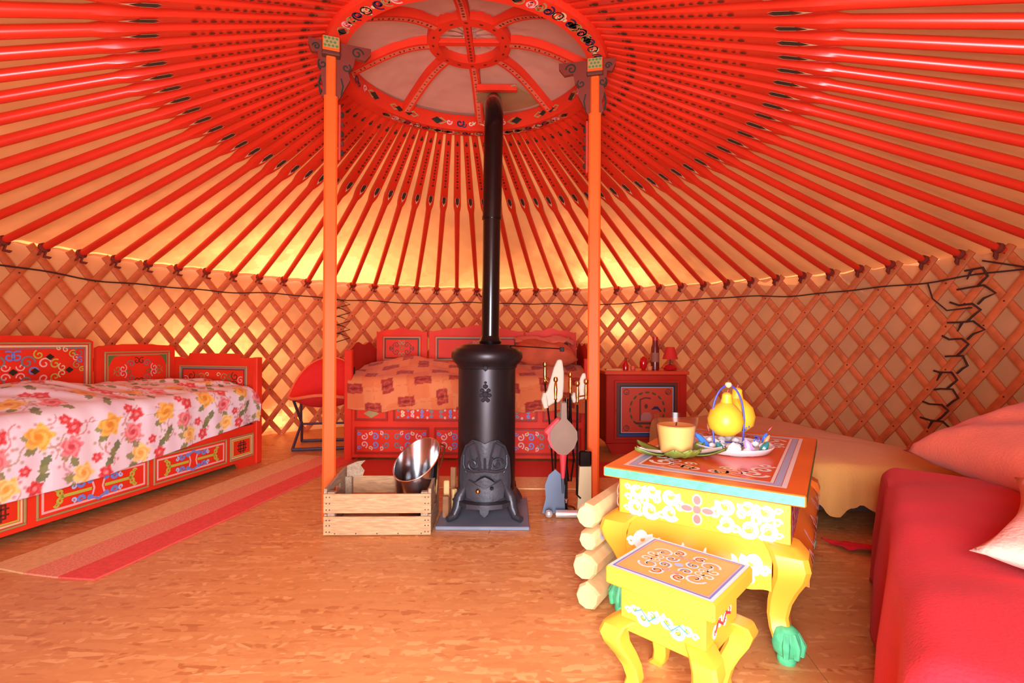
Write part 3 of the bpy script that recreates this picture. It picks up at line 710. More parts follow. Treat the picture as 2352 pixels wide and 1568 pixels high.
for cu in np.arange(.10, 1.9, .315):
    for (dv, fl_) in ((.24, 0), (.03, 1), (.52, 0), (.80, 1), (1.05, 0)):
        c0 = cu + (.16 if fl_ else 0) + rng.uniform(-.02, .02); v0 = dv + rng.uniform(-.015, .015); k += 1
        for q in range(4): twig(C, U, V, c0 + rng.uniform(-.12, .12), v0 + rng.uniform(-.10, .04), .13, rng.uniform(.4, 2.6), [(206, 140, 128), (176, 150, 110), (214, 120, 110)][q % 3], q + k)
        for q, (lx, ly, an) in enumerate(((-.07, -.02, 3.6), (-.02, -.06, 4.3), (.03, -.05, 5.2), (-.05, -.09, 4.6), (.06, .03, .6), (-.08, .02, 2.9), (.07, -.09, 5.0))): leaf(C, U, V, c0 + lx, v0 + ly, .065, an + rng.uniform(-.3, .3), [(128, 134, 70), (104, 118, 62), (150, 148, 84)][q % 3], q)
        if fl_: rose(C, U, V, c0 - .05, v0 + .03, .048, ROSES['o'], k); rose(C, U, V, c0 + .06, v0 - .0, .034, ROSES['r'], k * 2); rose(C, U, V, c0 + .02, v0 + .09, .024, ROSES['r'], k * 3)
        else: rose(C, U, V, c0 - .065, v0 + .03, .058, ROSES['y'], k); rose(C, U, V, c0 + .07, v0 - .045, .050, ROSES['p'], k * 2); rose(C, U, V, c0 + .085, v0 + .05, .036, ROSES['r'], k * 3); rose(C, U, V, c0 + .045, v0 + .095, .026, ROSES['r'], k)
spread = paint_mesh(bs, C, 'floral_bedspread', mat_attr('floral_cotton'), None, .006)
spread.location = bed.location; spread.rotation_euler = bed.rotation_euler
tag(spread, 'white bedspread with printed roses draped over the left daybed', 'bedspread')

# ------------------------------------------------------------------ striped runner beside the daybed
STRIPE = {}
def runner(o, uv, vv, length, bands, label, name='runner_rug', wav=.0, th=.008):
    t = empty(name, (o[0], o[1], 0), math.atan2(uv.y, uv.x), label, 'rug'); y = 0
    for (w, m, nm) in bands:
        mb = MB(); n = 40
        vs = []
        for i in range(n):
            x = length * i / (n - 1)
            for yy in (y, y + w): vs.append((x + wav * (noise1(yy * 7, 2) if i == 0 else 0), yy + .006 * noise1(x * 3, 1), 0.0006 + th * .0))
        nn = len(vs); vs += [(a, b, th) for (a, b, c) in vs]; fs = []
        for i in range(n - 1):
            q = 2 * i; fs += [(nn + q, nn + q + 1, nn + q + 3, nn + q + 2), (q, q + 2, q + 3, q + 1), (q, nn + q, nn + q + 2, q + 2), (q + 1, q + 3, nn + q + 3, nn + q + 1)]
        fs += [(0, 1, nn + 1, nn), (2 * n - 2, nn + 2 * n - 2, nn + 2 * n - 1, 2 * n - 1)]
        mb.add(vs, fs); mb.build(nm, m, t, 30); y += w
    return t
TAN = mat('rug_tan', (238, 184, 126), .95, bump=.4, bscale=300, var=.12, vscale=60); SALM = mat('rug_salmon', (242, 148, 116), .95, bump=.4, bscale=300, var=.25, vscale=120); RUGR = mat('rug_red', (238, 84, 74), .95, bump=.4, bscale=300, var=.12, vscale=60)
ru_ = Vector((.19, .98)).normalized()
runner((-1.60, 1.90), ru_, None, 2.05, [(.155, RUGR, 'red_stripe'), (.17, SALM, 'salmon_stripe'), (.20, TAN, 'tan_stripe')], 'striped tan, salmon and red runner rug along the left daybed', wav=.03)
runner((1.30, 3.80), Vector((-1, .02)).normalized(), None, 2.42, [(.44, mat('rug_red_far', (214, 60, 44), .9, bump=.3, bscale=250), 'red_field'), (.26, TAN, 'tan_stripe')], 'red rug with a tan edge in front of the back bed')

# ------------------------------------------------------------------ back bed
bx0, bx1, by0, by1 = -1.30, .62, 3.86, 4.66
bb_ = empty('wooden_bed', (bx0, by0, 0), math.radians(-.5), 'red painted bed with quilt against the back wall behind the stove', 'bed')
LB = bx1 - bx0; DB = by1 - by0
MB().box(0, LB, 0, .03, .02, .50, .004).build('front_board', RED, bb_)
for x in (0, LB - .06): MB().box(x, x + .06, -.014, .03, 0, .86 if x == 0 else .80, .006).build('corner_post', RED, bb_)
rows = [(.365, .095, ((.08, .34, 'd'), (.38, 1.05, 's'), (1.10, 1.50, 's'), (1.54, 1.84, 'd'))), (.155, .19, ((.08, .66, 's'), (.70, 1.26, 's'), (1.30, 1.84, 's')))]
for (zc, h, segs) in rows:
    for (a, b, k_) in segs:
        M = ev((0, -.0005, 0), u, v, ((a + b) / 2, zc)); w = b - a - .02; p = panel(bb_, M, w, h, RED, [(DKRED,), (BROWNP, .003, .005)])
        if k_ == 'd':
            d = MB(M); d.poly([(-.06, 0), (0, -.035), (.06, 0), (0, .035)], .0036); d.paint('lozenge', TANP, p)
        else:
            sp = []; nn = max(2, int(w / .15))
            for i in range(nn):
                x = (i + .5) * w * .46 / nn; sp += [([GREYP, BLUEP, PINKP, CREAMP][i % 4], x, h * .16, h * .15, .010, 1.2, i), ([PINKP, CREAMP, BLUEP, GREYP][i % 4], x + w * .2 / nn, h * .30, h * .09, .008, 1.1, i + 1)]
            scrolls(M, sp, p, .0038)
# end board on the left with a wavy top
e = MB(); pts = [(0.02, .02), (DB, .02), (DB, .86)]
for i in range(17): t = i / 16; pts.append((DB - .02 - (DB - .06) * t, .88 + .035 * sin(pi * t) ** 2 - .02 * cos(4 * pi * t)))
e.prism(pts, 0, .025); e.v = [(z, x, y) for (x, y, z) in e.v]; e.build('end_board', DKRED, bb_)
e = MB(); e.prism(pts, LB - .025, LB); e.v = [(z, x, y) for (x, y, z) in e.v]; e.build('end_board', DKRED, bb_)
# three back panels with crests
for (a, b, top, crest) in ((.03, .50, 1.02, .03), (.52, 1.40, 1.03, .045), (1.42, LB - .03, 1.02, .03)):
    c = (a + b) / 2; hl = (b - a) / 2; pts = [(a, .2), (b, .2), (b, top)]
    for i in range(13): t = 1 - 2 * i / 12; pts.append((c + hl * .92 * t, top + crest * (cos(t * pi) * .5 + .5) + .008 * cos(t * 3 * pi)))
    pts.append((a, top)); e = MB(); e.prism(pts, 0, .026); e.v = [(x, DB - z, y) for (x, y, z) in e.v]; e.build('back_board', RED, bb_)
    M = ev((0, DB - .0265, 0), u, v, (c, .86)); p = panel(bb_, M, b - a - .12, .22, RED, [(RED,), (TANP, .002, .009), (DARK, .016, .010)])
    scrolls(M, [(BROWNP, .05, .03, .03, .006, 1.2, 0), (TANP, .02, .05, .022, .006, 1.1, 1), (BROWNP, .10, .01, .026, .006, 1.1, 2), (GREENP, .0, .0, .03, .006, 1.1, 0)], p)
MB().box(.03, LB - .03, .035, DB - .03, .40, .62, .04).build('mattress', mat('mattress_rose', (190, 90, 70), .9), bb_)
MB().box(.032, .05, .04, .10, .52, .72, .004).build('mattress_tag', mat('black_cloth', (40, 22, 20), .9), bb_)
# quilt
nu, nv = 240, 130; q = MB(); Ug = []; Vg = []
for j in range(nv):
    for i in range(nu):
        x = .03 + (LB - .06) * i / (nu - 1); s = 1.08 * j / (nv - 1); hem = .40 + .02 * noise1(x * 4, 3) - .015 * (x / LB); fh = .66 - hem; rc = .08
        if s < fh - rc: y, z = -.030, hem + s
        elif s < fh - rc + rc * pi / 2: a = (s - fh + rc) / rc; y, z = -.030 + rc * (1 - cos(a)), .66 - rc + rc * sin(a)
        else: y = -.03 + rc + (s - (fh - rc + rc * pi / 2)); z = .66 + .06 * min(1, (y - .05) / .35)
        y = min(y, DB - .035); top = max(0, min(1, y / .15))
        z += top * (.012 * noise1(x * 5 + y * 4, 2) + .075 * math.exp(-((x - .45) / .30) ** 2 - ((y - .5) / .25) ** 2)) + top * .045 * math.exp(-((x - 1.35) / .35) ** 2 - ((y - .45) / .25) ** 2)
        y += (1 - top) * .010 * noise1(x * 8, 6); q.v.append((x, y, z)); Ug.append(x); Vg.append(s)
for j in range(nv - 1):
    for i in range(nu - 1): a = j * nu + i; q.f.append((a, a + 1, a + nu + 1, a + nu))
U = np.array(Ug); V = np.array(Vg); C = np.tile(np.array(lin((226, 132, 82))), (len(U), 1))
ang = -.14; Ur = U * cos(ang) - V * sin(ang); Vr = U * sin(ang) + V * cos(ang)
stamp(C, (noise2(np.floor(Ur / .17) * 3, np.floor(Vr / .15) * 3, 1) > .2).astype(float), (220, 112, 66), .7)
def inrect(cx, cy, w, h): return ((np.abs(Ur - cx) < w / 2) & (np.abs(Vr - cy) < h / 2)).astype(float)
for r_ in range(8):
    for c_ in range(9):
        cx = .10 + c_ * .27 + (.13 if r_ % 2 else 0) + rng.uniform(-.01, .01); cy = -.16 + r_ * .155; wd = .13 if (c_ + r_) % 3 else .085; hh = .075 if (c_ + r_) % 3 else .12
        stamp(C, inrect(cx, cy, wd, hh), (158, 42, 44), .9); dd = np.hypot((Ur - cx) / (wd * .36), (Vr - cy) / (hh * .36)); stamp(C, ((dd < 1) & (dd > .65)).astype(float), (200, 84, 62), .7); stamp(C, (inrect(cx, cy, wd * .8, hh * .12)), (110, 26, 34), .7)
stamp(C, (((Vr * 1 + .03) % .15 < .005) | ((Ur + .02) % .27 < .005)).astype(float), (206, 104, 62), .6)
quilt = paint_mesh(q, C, 'patchwork_quilt', mat_attr('quilt_cotton'), None, .006); quilt.location = bb_.location; quilt.rotation_euler = bb_.rotation_euler
tag(quilt, 'orange quilt with dark red motifs spread over the back bed', 'quilt')

def cushion(name, loc, size, rot, m, label, cat='cushion', pinch=.12, seed=0, n=26, parent=None):
    w, d_, h = size; mb = MB()
    def f(u_, v_):
        a = 2 * u_ - 1; b = 2 * v_ - 1; return a, b
    for side in (1, -1):
        vs = []
        for j in range(n):
            for i in range(n):
                a = 2 * i / (n - 1) - 1; b = 2 * j / (n - 1) - 1
                e = max(0, (1 - a ** 4)) ** .55 * max(0, (1 - b ** 4)) ** .55; k_ = 1 - pinch * (1 - abs(a)) * abs(b) ** 3 * 0 
                x = a * w / 2 * (1 - pinch * (1 - b * b) * abs(a) ** 6 * .0 - pinch * .5 * (1 - (b * b)) * (abs(a) > .2) * abs(a) ** 3); y = b * d_ / 2 * (1 - pinch * .5 * (1 - a * a) * abs(b) ** 3)
                z = side * h / 2 * e * (1 + .10 * noise1(a * 3 + b * 2, seed) + .05 * sin(9 * a + 5 * b + seed) + .05 * sin(17 * b - 6 * a + 2 * seed) * abs(b)); vs.append((x, y, z))
        fs = [(j * n + i, j * n + i + 1, (j + 1) * n + i + 1, (j + 1) * n + i) for j in range(n - 1) for i in range(n - 1)]
        mb.add(vs, fs if side > 0 else [f_[::-1] for f_ in fs])
    me = mb.mesh(name, 70); o = link(name, me, m, parent); bm = bmesh.new(); bm.from_mesh(me); bmesh.ops.remove_doubles(bm, verts=bm.verts, dist=1e-5); bmesh.ops.recalc_face_normals(bm, faces=bm.faces); bm.to_mesh(me); bm.free()
    me.polygons.foreach_set('use_smooth', [True] * len(me.polygons))
    o.location = loc; o.rotation_euler = rot; return tag(o, label, cat)
PEACH = mat('peach_cloth', (224, 104, 76), .9, bump=.25, bscale=120, sheen=.1, var=.08, vscale=6); PEACHL = mat('pale_peach_cloth', (240, 160, 140), .9, bump=.25, bscale=120, sheen=.1, var=.06, vscale=6)
cushion('cushion', (.28, 4.30, .83), (.52, .40, .20), (.18, .05, .08), mat('rust_cloth', (204, 88, 54), .9, bump=.3, bscale=100, var=.2, vscale=9), 'rust coloured cushion on the quilt at the right end of the back bed', seed=3)
fc = MB()
fc.grid(40, 14, lambda a, b: (.03 + .52 * a, 4.34 + .22 * b + .03 * sin(a * 7), .935 + .035 * sin(pi * b) + .022 * noise1(a * 8 + b * 3, 2) - .10 * max(0, a - .8)))
o = fc.build('folded_cloth', PEACH, None, True); md = o.modifiers.new('thickness', 'SOLIDIFY'); md.thickness = .02; tag(o, 'crumpled peach cloth lying on the rust cushion', 'cloth')

# ------------------------------------------------------------------ red folding chair
ch = empty('folding_chair', (-1.64, 4.38, 0), math.radians(12), 'red fabric folding chair with grey tube legs behind the left post', 'chair')
d = MB()
def dish(a, b):
    th = 2 * pi * a; r = b; x = .30 * r * cos(th); y = .30 * r * sin(th); k_ = r * r
    z = .345 + .11 * k_ + .33 * max(0, y / .30) ** 1.5 * k_ + .02 * r * sin(3 * th); return (x, y * .95, z)
d.grid(36, 12, dish, True); o = d.build('seat_sling', mat('red_sling', (226, 34, 28), .8, bump=.2, bscale=80), ch, True); md = o.modifiers.new('thickness', 'SOLIDIFY'); md.thickness = .02
rim = MB(); rim.tube([dish(k / 36, 1.0) for k in range(36)], .013, 8, closed=True); rim.build('rim_tube', mat('orange_rim', (226, 110, 70), .5), ch, True)
TUBE = mat('grey_tube', (86, 74, 92), .4, metal=.6)
for sy in (-1, 1): MB().tube([(-.24, sy * .19, .016), (.24, sy * .19, .016)], .014, 8).build('floor_bar', TUBE, ch, True)
for sx in (-1, 1):
    MB().tube([(sx * .235, -.19, .016), (sx * .20, -.02, .20), (sx * .24, .17, .47)], .012, 8).build('leg', TUBE, ch, True); MB().tube([(sx * .235, .19, .016), (sx * .20, .02, .20), (sx * .23, -.18, .43)], .012, 8).build('leg', TUBE, ch, True)
MB().tube([(-.20, 0, .20), (.20, 0, .20)], .010, 8).build('cross_bar', TUBE, ch, True)

# ------------------------------------------------------------------ stove
sx_, sy_ = -.134, 2.68
st = empty('wood_stove', (sx_, sy_, 0), 0, 'black cylindrical cast iron stove with tall black stovepipe in the centre', 'stove')
STOVE = mat('stove_steel', (54, 48, 50), .38, metal=.8, var=.1, vscale=5)
pl = MB(); pl.box(-.24, .225, -.238, .225, 0, .018, .003)
pl = pl.build('hearth_plate', mat('slate_plate', (120, 128, 144), .45, metal=.2, var=.15, vscale=7), None); pl.location = (sx_, sy_, 0); tag(pl, 'blue grey square hearth plate on the floor under the stove', 'hearth plate')
MB().lathe([(.150, .135), (.154, .16), (.153, .80), (.150, .80)], n=48).build('body', STOVE, st, 40)
MB().lathe([(.150, .785), (.160, .79), (.163, .805), (.180, .82), (.192, .845), (.190, .872), (.172, .892), (.150, .897), (.135, .912), (.10, .916), (.06, .916)], n=48).build('top_collar', STOVE, st, 40)
MB().lathe([(.055, .90), (.062, .93), (.054, .945), (.050, .96), (.05, .90)], (.015, .03, 0), 32).build('flue_collar', ENAMEL, st, 40)
px0 = .015
MB().tube([(px0, .03, .92), (px0 + .003, .03, 1.3), (px0 + .006, .03, 1.62)], .048, 24).build('stovepipe', ENAMEL, st, 40)
MB().tube([(px0 + .006, .03, 1.60), (px0 + .012, .03, 2.05), (px0 + .014, .04, 2.17), (px0 + .010, .09, 2.235), (px0 + .002, .17, 2.285), (px0 - .008, .45, 2.425), (px0 - .014, .76, 2.60)], .0515, 24).build('stovepipe', ENAMEL, st, 40)
MB().tube([(px0 + .006, .03, 1.595), (px0 + .006, .03, 1.61)], .054, 24).build('pipe_ring', ENAMEL, st, 40)
MB().tube([(.12, -.06, .908), (.40, -.075, .892)], .0035, 6).build('damper_rod', ENAMEL, st); MB().box(.385, .408, -.088, -.062, .878, .902, .003).build('rod_grip', mat('matt_black', (16, 12, 12), .8), st)
# cast base: skirt, four splayed feet, ash lip and ornamental door
MB().lathe([(.150, .145), (.175, .125), (.190, .10), (.185, .085), (.12, .085)], n=40).build('base_skirt', IRON, st, 40)
for (ax, ay) in ((-1, -1), (1, -1), (-1, 1), (1, 1)):
    f = MB(); k_ = Vector((ax, ay, 0)).normalized()
    pts = [k_ * .150 + Vector((0, 0, .17)), k_ * .185 + Vector((0, 0, .13)), k_ * .200 + Vector((0, 0, .08)), k_ * .222 + Vector((0, 0, .041)), k_ * .262 + Vector((0, 0, .0345))]
    f.tube(pts, [.024, .030, .026, .022, .016], 10); f.build('foot', IRON, st, True)
dm = MB(); poly = [(-.115, .12), (-.125, .22), (-.118, .34), (-.095, .40), (-.06, .43), (-.03, .425), (0, .41), (.03, .425), (.06, .43), (.095, .40), (.118, .34), (.125, .22), (.115, .12)]
def wrapf(x, z, o=0.0): a = x / .155; return ((.155 + o) * sin(a), -(.155 + o) * cos(a), z)
def wrapprism(mb, poly, o0, o1, n=0):
    k_ = len(poly); vs = [wrapf(x, z, o0) for x, z in poly] + [wrapf(x, z, o1) for x, z in poly]
    c0 = len(vs); cx = sum(p[0] for p in poly) / k_; cz = sum(p[1] for p in poly) / k_; vs += [wrapf(cx, cz, o0), wrapf(cx, cz, o1)]
    fs = [(i, (i + 1) % k_, k_ + (i + 1) % k_, k_ + i) for i in range(k_)] + [(k_ + i, k_ + (i + 1) % k_, c0 + 1) for i in range(k_)] + [((i + 1) % k_, i, c0) for i in range(k_)]
    mb.add(vs, fs)
wrapprism(dm, poly, -.004, .016); dm = dm.build('ornament_door', IRON, st, 30)
for sgn in (-1, 1):
    for (path, r) in (([(sgn * .02, .30), (sgn * .03, .36), (sgn * .045, .415)], .006), ([(sgn * .05, .29), (sgn * .075, .35), (sgn * .082, .39)], .006), ([(sgn * .09, .26), (sgn * .108, .30), (sgn * .105, .35)], .006), ([(sgn * .118, .13), (sgn * .126, .22), (sgn * .118, .33), (sgn * .092, .395), (sgn * .05, .42)], .008)):
        MB().tube([wrapf(x, z, .018) for x, z in path], r, 6).build('cast_relief', IRON, dm, True)
    MB().tube([wrapf(x, z, .018) for x, z in spiral(sgn * .055, .305, .035, 1.2, 0, sgn)], .006, 6).build('cast_relief', IRON, dm, True)
for kx in (-.035, 0, .035): MB().tube([wrapf(kx * .5, .27, .018), wrapf(kx, .34, .022)], .007, 6).build('cast_relief', IRON, dm, True)
MB().tube([wrapf(x, .272 + .004 * cos(x * 60), .019) for x in np.linspace(-.10, .10, 9)], .007, 6).build('cast_relief', IRON, dm, True)
ad_ = MB(); wrapprism(ad_, [(-.085, .135), (-.09, .18), (-.075, .225), (-.045, .215), (-.02, .235), (0, .245), (.02, .235), (.045, .215), (.075, .225), (.09, .18), (.085, .135), (.04, .118), (0, .105), (-.04, .118)], .016, .026)
ad_ = ad_.build('ash_door', IRON, st, 30)
k_ = wrapf(-.028, .175, .032); MB().lathe([(0, -.013), (.011, -.007), (.013, 0), (.011, .007), (0, .013)], k_, 12).build('brass_knob', BRASS, ad_, True)
k_ = wrapf(.03, .19, .032); MB().lathe([(0, -.010), (.009, -.005), (.009, .005), (0, .010)], k_, 8).build('air_vent', mat('vent_black', (10, 10, 12), .6), ad_, True)
lip = MB(); lp = [(-.135, -.12), (-.13, -.17), (-.09, -.215), (-.03, -.232), (.03, -.232), (.09, -.215), (.13, -.17), (.135, -.12)]; lip.prism(lp, .098, .120); lip.build('ash_lip', IRON, st, 30)
dp = MB(frame((0, -.20, 0), (1, 0, 0), (0, 0, 1))); dp.prism([(-.025, .10), (-.02, .07), (0, .052), (.02, .07), (.025, .10)], -.008, .008); dp.build('lip_drop', IRON, st)
# cast crest on the body
cr_ = MB()
for (x, z, r) in ((0, .70, .014), (-.016, .68, .012), (.016, .68, .012), (-.020, .655, .013), (.020, .655, .013), (0, .66, .018), (-.012, .63, .012), (.012, .63, .012), (0, .64, .014), (0, .72, .008)): cr_.lathe([(0, -r), (r * .8, -r * .5), (r, 0), (r * .8, r * .5), (0, r)], wrapf(x, z, -.002), 8)
cr_.build('cast_crest', IRON, st, True)
kd = MB(); kd.lathe([(0, -.018), (.012, -.008), (.012, .006), (0, .012)], (0, -.165, .795), 8); kd.build('collar_drop', IRON, st, True)

# ------------------------------------------------------------------ crate, scuttle, firewood
CW = mat('crate_wood', (196, 148, 104), .7, var=.28, vscale=9, bump=.12, bscale=30, stretch=(2, 14, 14)); CWG = mat('crate_wood_grey', (168, 140, 112), .75, var=.3, vscale=9, bump=.12, bscale=30, stretch=(14, 2, 14)); NAIL = mat('nail_grey', (90, 70, 64), .5, metal=.6)
ct = empty('wooden_crate', (-.643, 2.53, 0), math.radians(1.5), 'open slatted wooden crate on the floor left of the stove', 'crate'); hx, hy = .255, .165
for (z0, z1) in ((.004, .092), (.108, .200)):
    for y in (-hy, hy - .010): b = MB(); b.box(-hx, hx, y, y + .010, z0, z1, .002); b.build('slat', CW, ct)
for sx in (-1, 1):
    for (z0, z1) in ((.004, .100), (.112, .165)): MB().box(sx * hx - (.014 if sx > 0 else 0), sx * hx + (0 if sx > 0 else .014), -hy + .012, hy - .012, z0, z1, .002).build('end_slat', CWG, ct)
    e = MB(); x0 = sx * hx - (.014 if sx > 0 else 0); pr = [(-hy + .012, .175), (-.05, .175), (-.05, .200), (.05, .200), (.05, .175), (hy - .012, .175), (hy - .012, .245 if sx > 0 else .235), (-hy + .012, .225)]
    e.prism([(-hy + .012, .165), (-.06, .165), (-.045, .195), (.045, .195), (.06, .165), (hy - .012, .165), (hy - .012, .25), (-hy + .012, .222)], x0, x0 + .014); e.v = [(z, x, y) for (x, y, z) in e.v]; e.build('handle_board', CWG, ct)
    for yy in (-hy + .011, hy - .045):
        c = MB(); xx = sx * (hx - .015); c.box(min(xx, xx - sx * .035), max(xx, xx - sx * .035), yy, yy + .034, .004, .205, .003); c.build('corner_batten', CWG, ct)
for i in range(4): MB().box(-hx + .016, hx - .016, -hy + .015 + i * .078, -hy + .08 + i * .078, .004, .012).build('bottom_slat', CW, ct)
nl = MB()
for x in (-.24, -.225, .228, .243):
    for z in (.02, .05, .075, .125, .155, .185): nl.lathe([(.0035, -.001), (.0035, .001)], (0, 0, 0), 6); nl.v[-12:] = [(x + a, -hy - b - .0005, z + c) for (a, c, b) in nl.v[-12:]]
for x in (-.20, -.10, 0, .10, .21): nl.lathe([(.0035, -.001), (.0035, .001)], (0, 0, 0), 6); nl.v[-12:] = [(x + a, -hy - b - .0005, .012 + c) for (a, c, b) in nl.v[-12:]]
tag(nl.build('nails', NAIL, ct), kind='stuff')
br = MB(frame((-hx + .05, hy - .02, .2), (1, .2, 0), (0, 0, 1))); br.prism([(-.03, 0), (.05, 0), (.06, .03), (.04, .06), (.065, .085), (.02, .08), (-.03, .06)], -.005, .005); br.build('broken_board', CWG, ct)
sc = empty('coal_scuttle', (-.490, 2.575, .013), math.radians(35), 'shiny steel coal scuttle with a slanted rim standing in the crate', 'bucket')
b = MB(); n = 48; vs = []
Rb, Rt = .098, .118
for ring_ in range(4):
    for k in range(n):
        a = 2 * pi * k / n; x, y = cos(a), sin(a); zt = .305 + .075 * x + .045 * y
        if ring_ == 0: vs.append((Rb * x, Rb * y, 0))
        elif ring_ == 1: vs.append((Rt * x, Rt * y, zt))
        elif ring_ == 2: vs.append(((Rt - .004) * x, (Rt - .004) * y, zt))
        else: vs.append(((Rb - .004) * x, (Rb - .004) * y, .006))
fs = [tuple(range(n))[::-1], tuple(range(3 * n, 4 * n))]
for r_ in range(3):
    for k in range(n): fs.append((r_ * n + k, r_ * n + (k + 1) % n, (r_ + 1) * n + (k + 1) % n, (r_ + 1) * n + k))
b.add(vs, fs); b.build('bucket_body', STEEL, sc, 40)
MB().tube([((Rt) * cos(2 * pi * k / n), Rt * sin(2 * pi * k / n), .305 + .075 * cos(2 * pi * k / n) + .045 * sin(2 * pi * k / n)) for k in range(n)], .004, 6, closed=True).build('rolled_rim', STEEL, sc, True)
MB().tube([(.118, -.03, .375), (.145, -.03, .36), (.15, 0, .30), (.145, .03, .24), (.112, .03, .22)], .006, 6).build('side_handle', mat('handle_brass_brown', (120, 60, 30), .4, metal=.6), sc, True)
WOODL = mat('split_wood', (216, 168, 108), .75, var=.25, vscale=14, bump=.2, bscale=40); WOODD = mat('dark_split_wood', (150, 96, 58), .8, var=.3, vscale=14, bump=.2, bscale=40)
for i, (x, y, a, h, w, m, lb) in enumerate(((-.345, 2.64, .10, .19, .030, WOODL, 'pale kindling stick leaning on the right end of the crate'), (-.315, 2.70, -.15, .245, .028, WOODD, 'dark tall kindling stick between the crate and the stove'), (-.30, 2.62, .25, .15, .026, WOODL, 'short pale kindling stick nearest to the stove'), (-.34, 2.58, .0, .125, .032, WOODD, 'short dark wood chunk at the right end of the crate'))):
    k_ = MB(); k_.box(-w / 2, w / 2, -w * .4, w * .4, 0, h, .004); o = k_.build('kindling_stick', m); o.location = (x, y, .001 if x < -.34 or 1 else 0); o.rotation_euler = (0, 0, a * 3); tag(o, lb, 'firewood', 'kindling beside the crate')
ls = MB(); ls.box(-.03, .03, -.01, .01, 0, .008, .002); o = ls.build('wood_scrap', WOODL); o.location = (-1.07, 2.98, .0015); o.rotation_euler = (0, 0, .3); tag(o, 'small pale wood scrap on the floor left of the left post', 'wood scrap')

# ------------------------------------------------------------------ fireplace tools
fx, fy = .30, 2.72
CHROME = mat('bright_chrome', (240, 238, 236), .32, metal=.7)
stand = empty('tool_stand', (fx, fy, 0), 0, 'fireside tool stand with shiny base bar beside the right post', 'tool stand')
MB().tube([(-.065, -.10, .022), (.075, -.10, .022)], .020, 14).build('base_bar', CHROME, stand, True)
MB().tube([(0, -.09, .012), (0, 0, .012)], .010, 10).build('base_link', CHROME, stand, True)
for x in (-.10, .10): MB().lathe([(0, -.022), (.016, -.014), (.022, 0), (.016, .014), (0, .022)], (x, -.10, .022), 14).build('base_ball', CHROME, stand, True)
MB().tube([(.0, .0, .02), (0, .0, .62)], .009, 10).build('pole', ENAMEL, stand, True); MB().lathe([(.0, .0), (.06, .004), (.05, .022), (.02, .03), (0, .03)], (0, 0, 0), 20).build('base_plate', ENAMEL, stand, 40)
MB().tube([(-.12, -.03, .73), (0, 0, .62), (.11, -.02, .64)], .006, 8).build('hook_bar', BRASS, stand, True)
MB().lathe([(0, -.02), (.014, -.01), (.014, .01), (0, .02)], (0, 0, .06), 10).build('chrome_ferrule', STEEL, stand, True)
def handle(parent, z0, z1, x=0, y=0):
    L = z1 - z0; MB().lathe([(.004, 0), (.010, .01), (.007, .02), (.009, L * .3), (.011, L * .5), (.008, L * .8), (.006, L - .022), (.012, L - .014), (.014, L - .004), (.010, L + .008), (0, L + .012)], (x, y, z0), 14).build('brass_handle', BRASS, parent, True)
def tool(name, loc, label, z0, z1, cat='fireside tool'):
    t = empty(name, loc, 0, label, cat, 'fireside tools on the stand'); handle(t, z0, z1); return t
t = tool('ash_shovel', (.235, 2.66, .012), 'fireside shovel with blue grey pan and brass handle', .60, .72)
MB().tube([(0, 0, .60), (0, 0, .24)], .006, 8).build('shaft', ENAMEL, t, True)
pn = MB(frame((0, 0, 0), (1, 0, 0), (0, 0, 1))); pn.prism([(-.07, .0), (.055, 0), (.05, .08), (.052, .15), (.035, .205), (.0, .235), (-.035, .205), (-.055, .15), (-.05, .08)], -.004, .004); pn.build('pan', GUNM, t)
t = tool('fire_poker', (.352, 2.66, .012), 'fireside poker with a straight black shaft and brass handle', .585, .70)
MB().tube([(0, 0, .59), (0, 0, .10), (.02, 0, .08)], .006, 8).build('shaft', ENAMEL, t, True); MB().lathe([(0, -.012), (.010, 0), (0, .014)], (0, 0, .585), 10).build('chrome_collar', STEEL, t, True)
t = tool('hearth_brush', (.400, 2.67, .012), 'hearth brush with cream bristles hanging against the right post', .60, .71)
MB().tube([(0, 0, .60), (0, 0, .33)], .006, 8).build('shaft', ENAMEL, t, True); MB().box(-.038, .030, -.014, .014, .25, .335, .008).build('brush_head', ENAMEL, t); MB().lathe([(0, -.012), (.014, 0), (0, .012)], (.01, -.012, .335), 10).build('chrome_cap', STEEL, t, True)
bz = MB(frame((0, 0, 0), (1, 0, 0), (0, 0, 1))); bz.prism([(-.045, .02), (.03, .0), (.028, .25), (-.034, .25), (-.04, .12)], -.012, .012); bz.build('bristles', mat('cream_bristle', (226, 206, 160), .95, bump=.5, bscale=300, stretch=(8, 1, 1)), t)
t = tool('fire_tongs', (.318, 2.70, .012), 'fireside tongs with hinged black arms and brass handle', .63, .745)
for sx in (-1, 1): MB().tube([(0, 0, .63), (sx * .010, 0, .40), (sx * .022, 0, .28), (sx * .006, 0, .16)], .0055, 8).build('arm', ENAMEL, t, True)
t = empty('spare_handle_rod', (.180, 2.70, .012), 0, 'brass handled rod leaning left on the tool stand hook', 'fireside tool', 'fireside tools on the stand'); handle(t, .69, .80); MB().tube([(0, 0, .69), (.03, .01, .45), (.06, .01, .02)], .005, 8).build('shaft', ENAMEL, t, True)
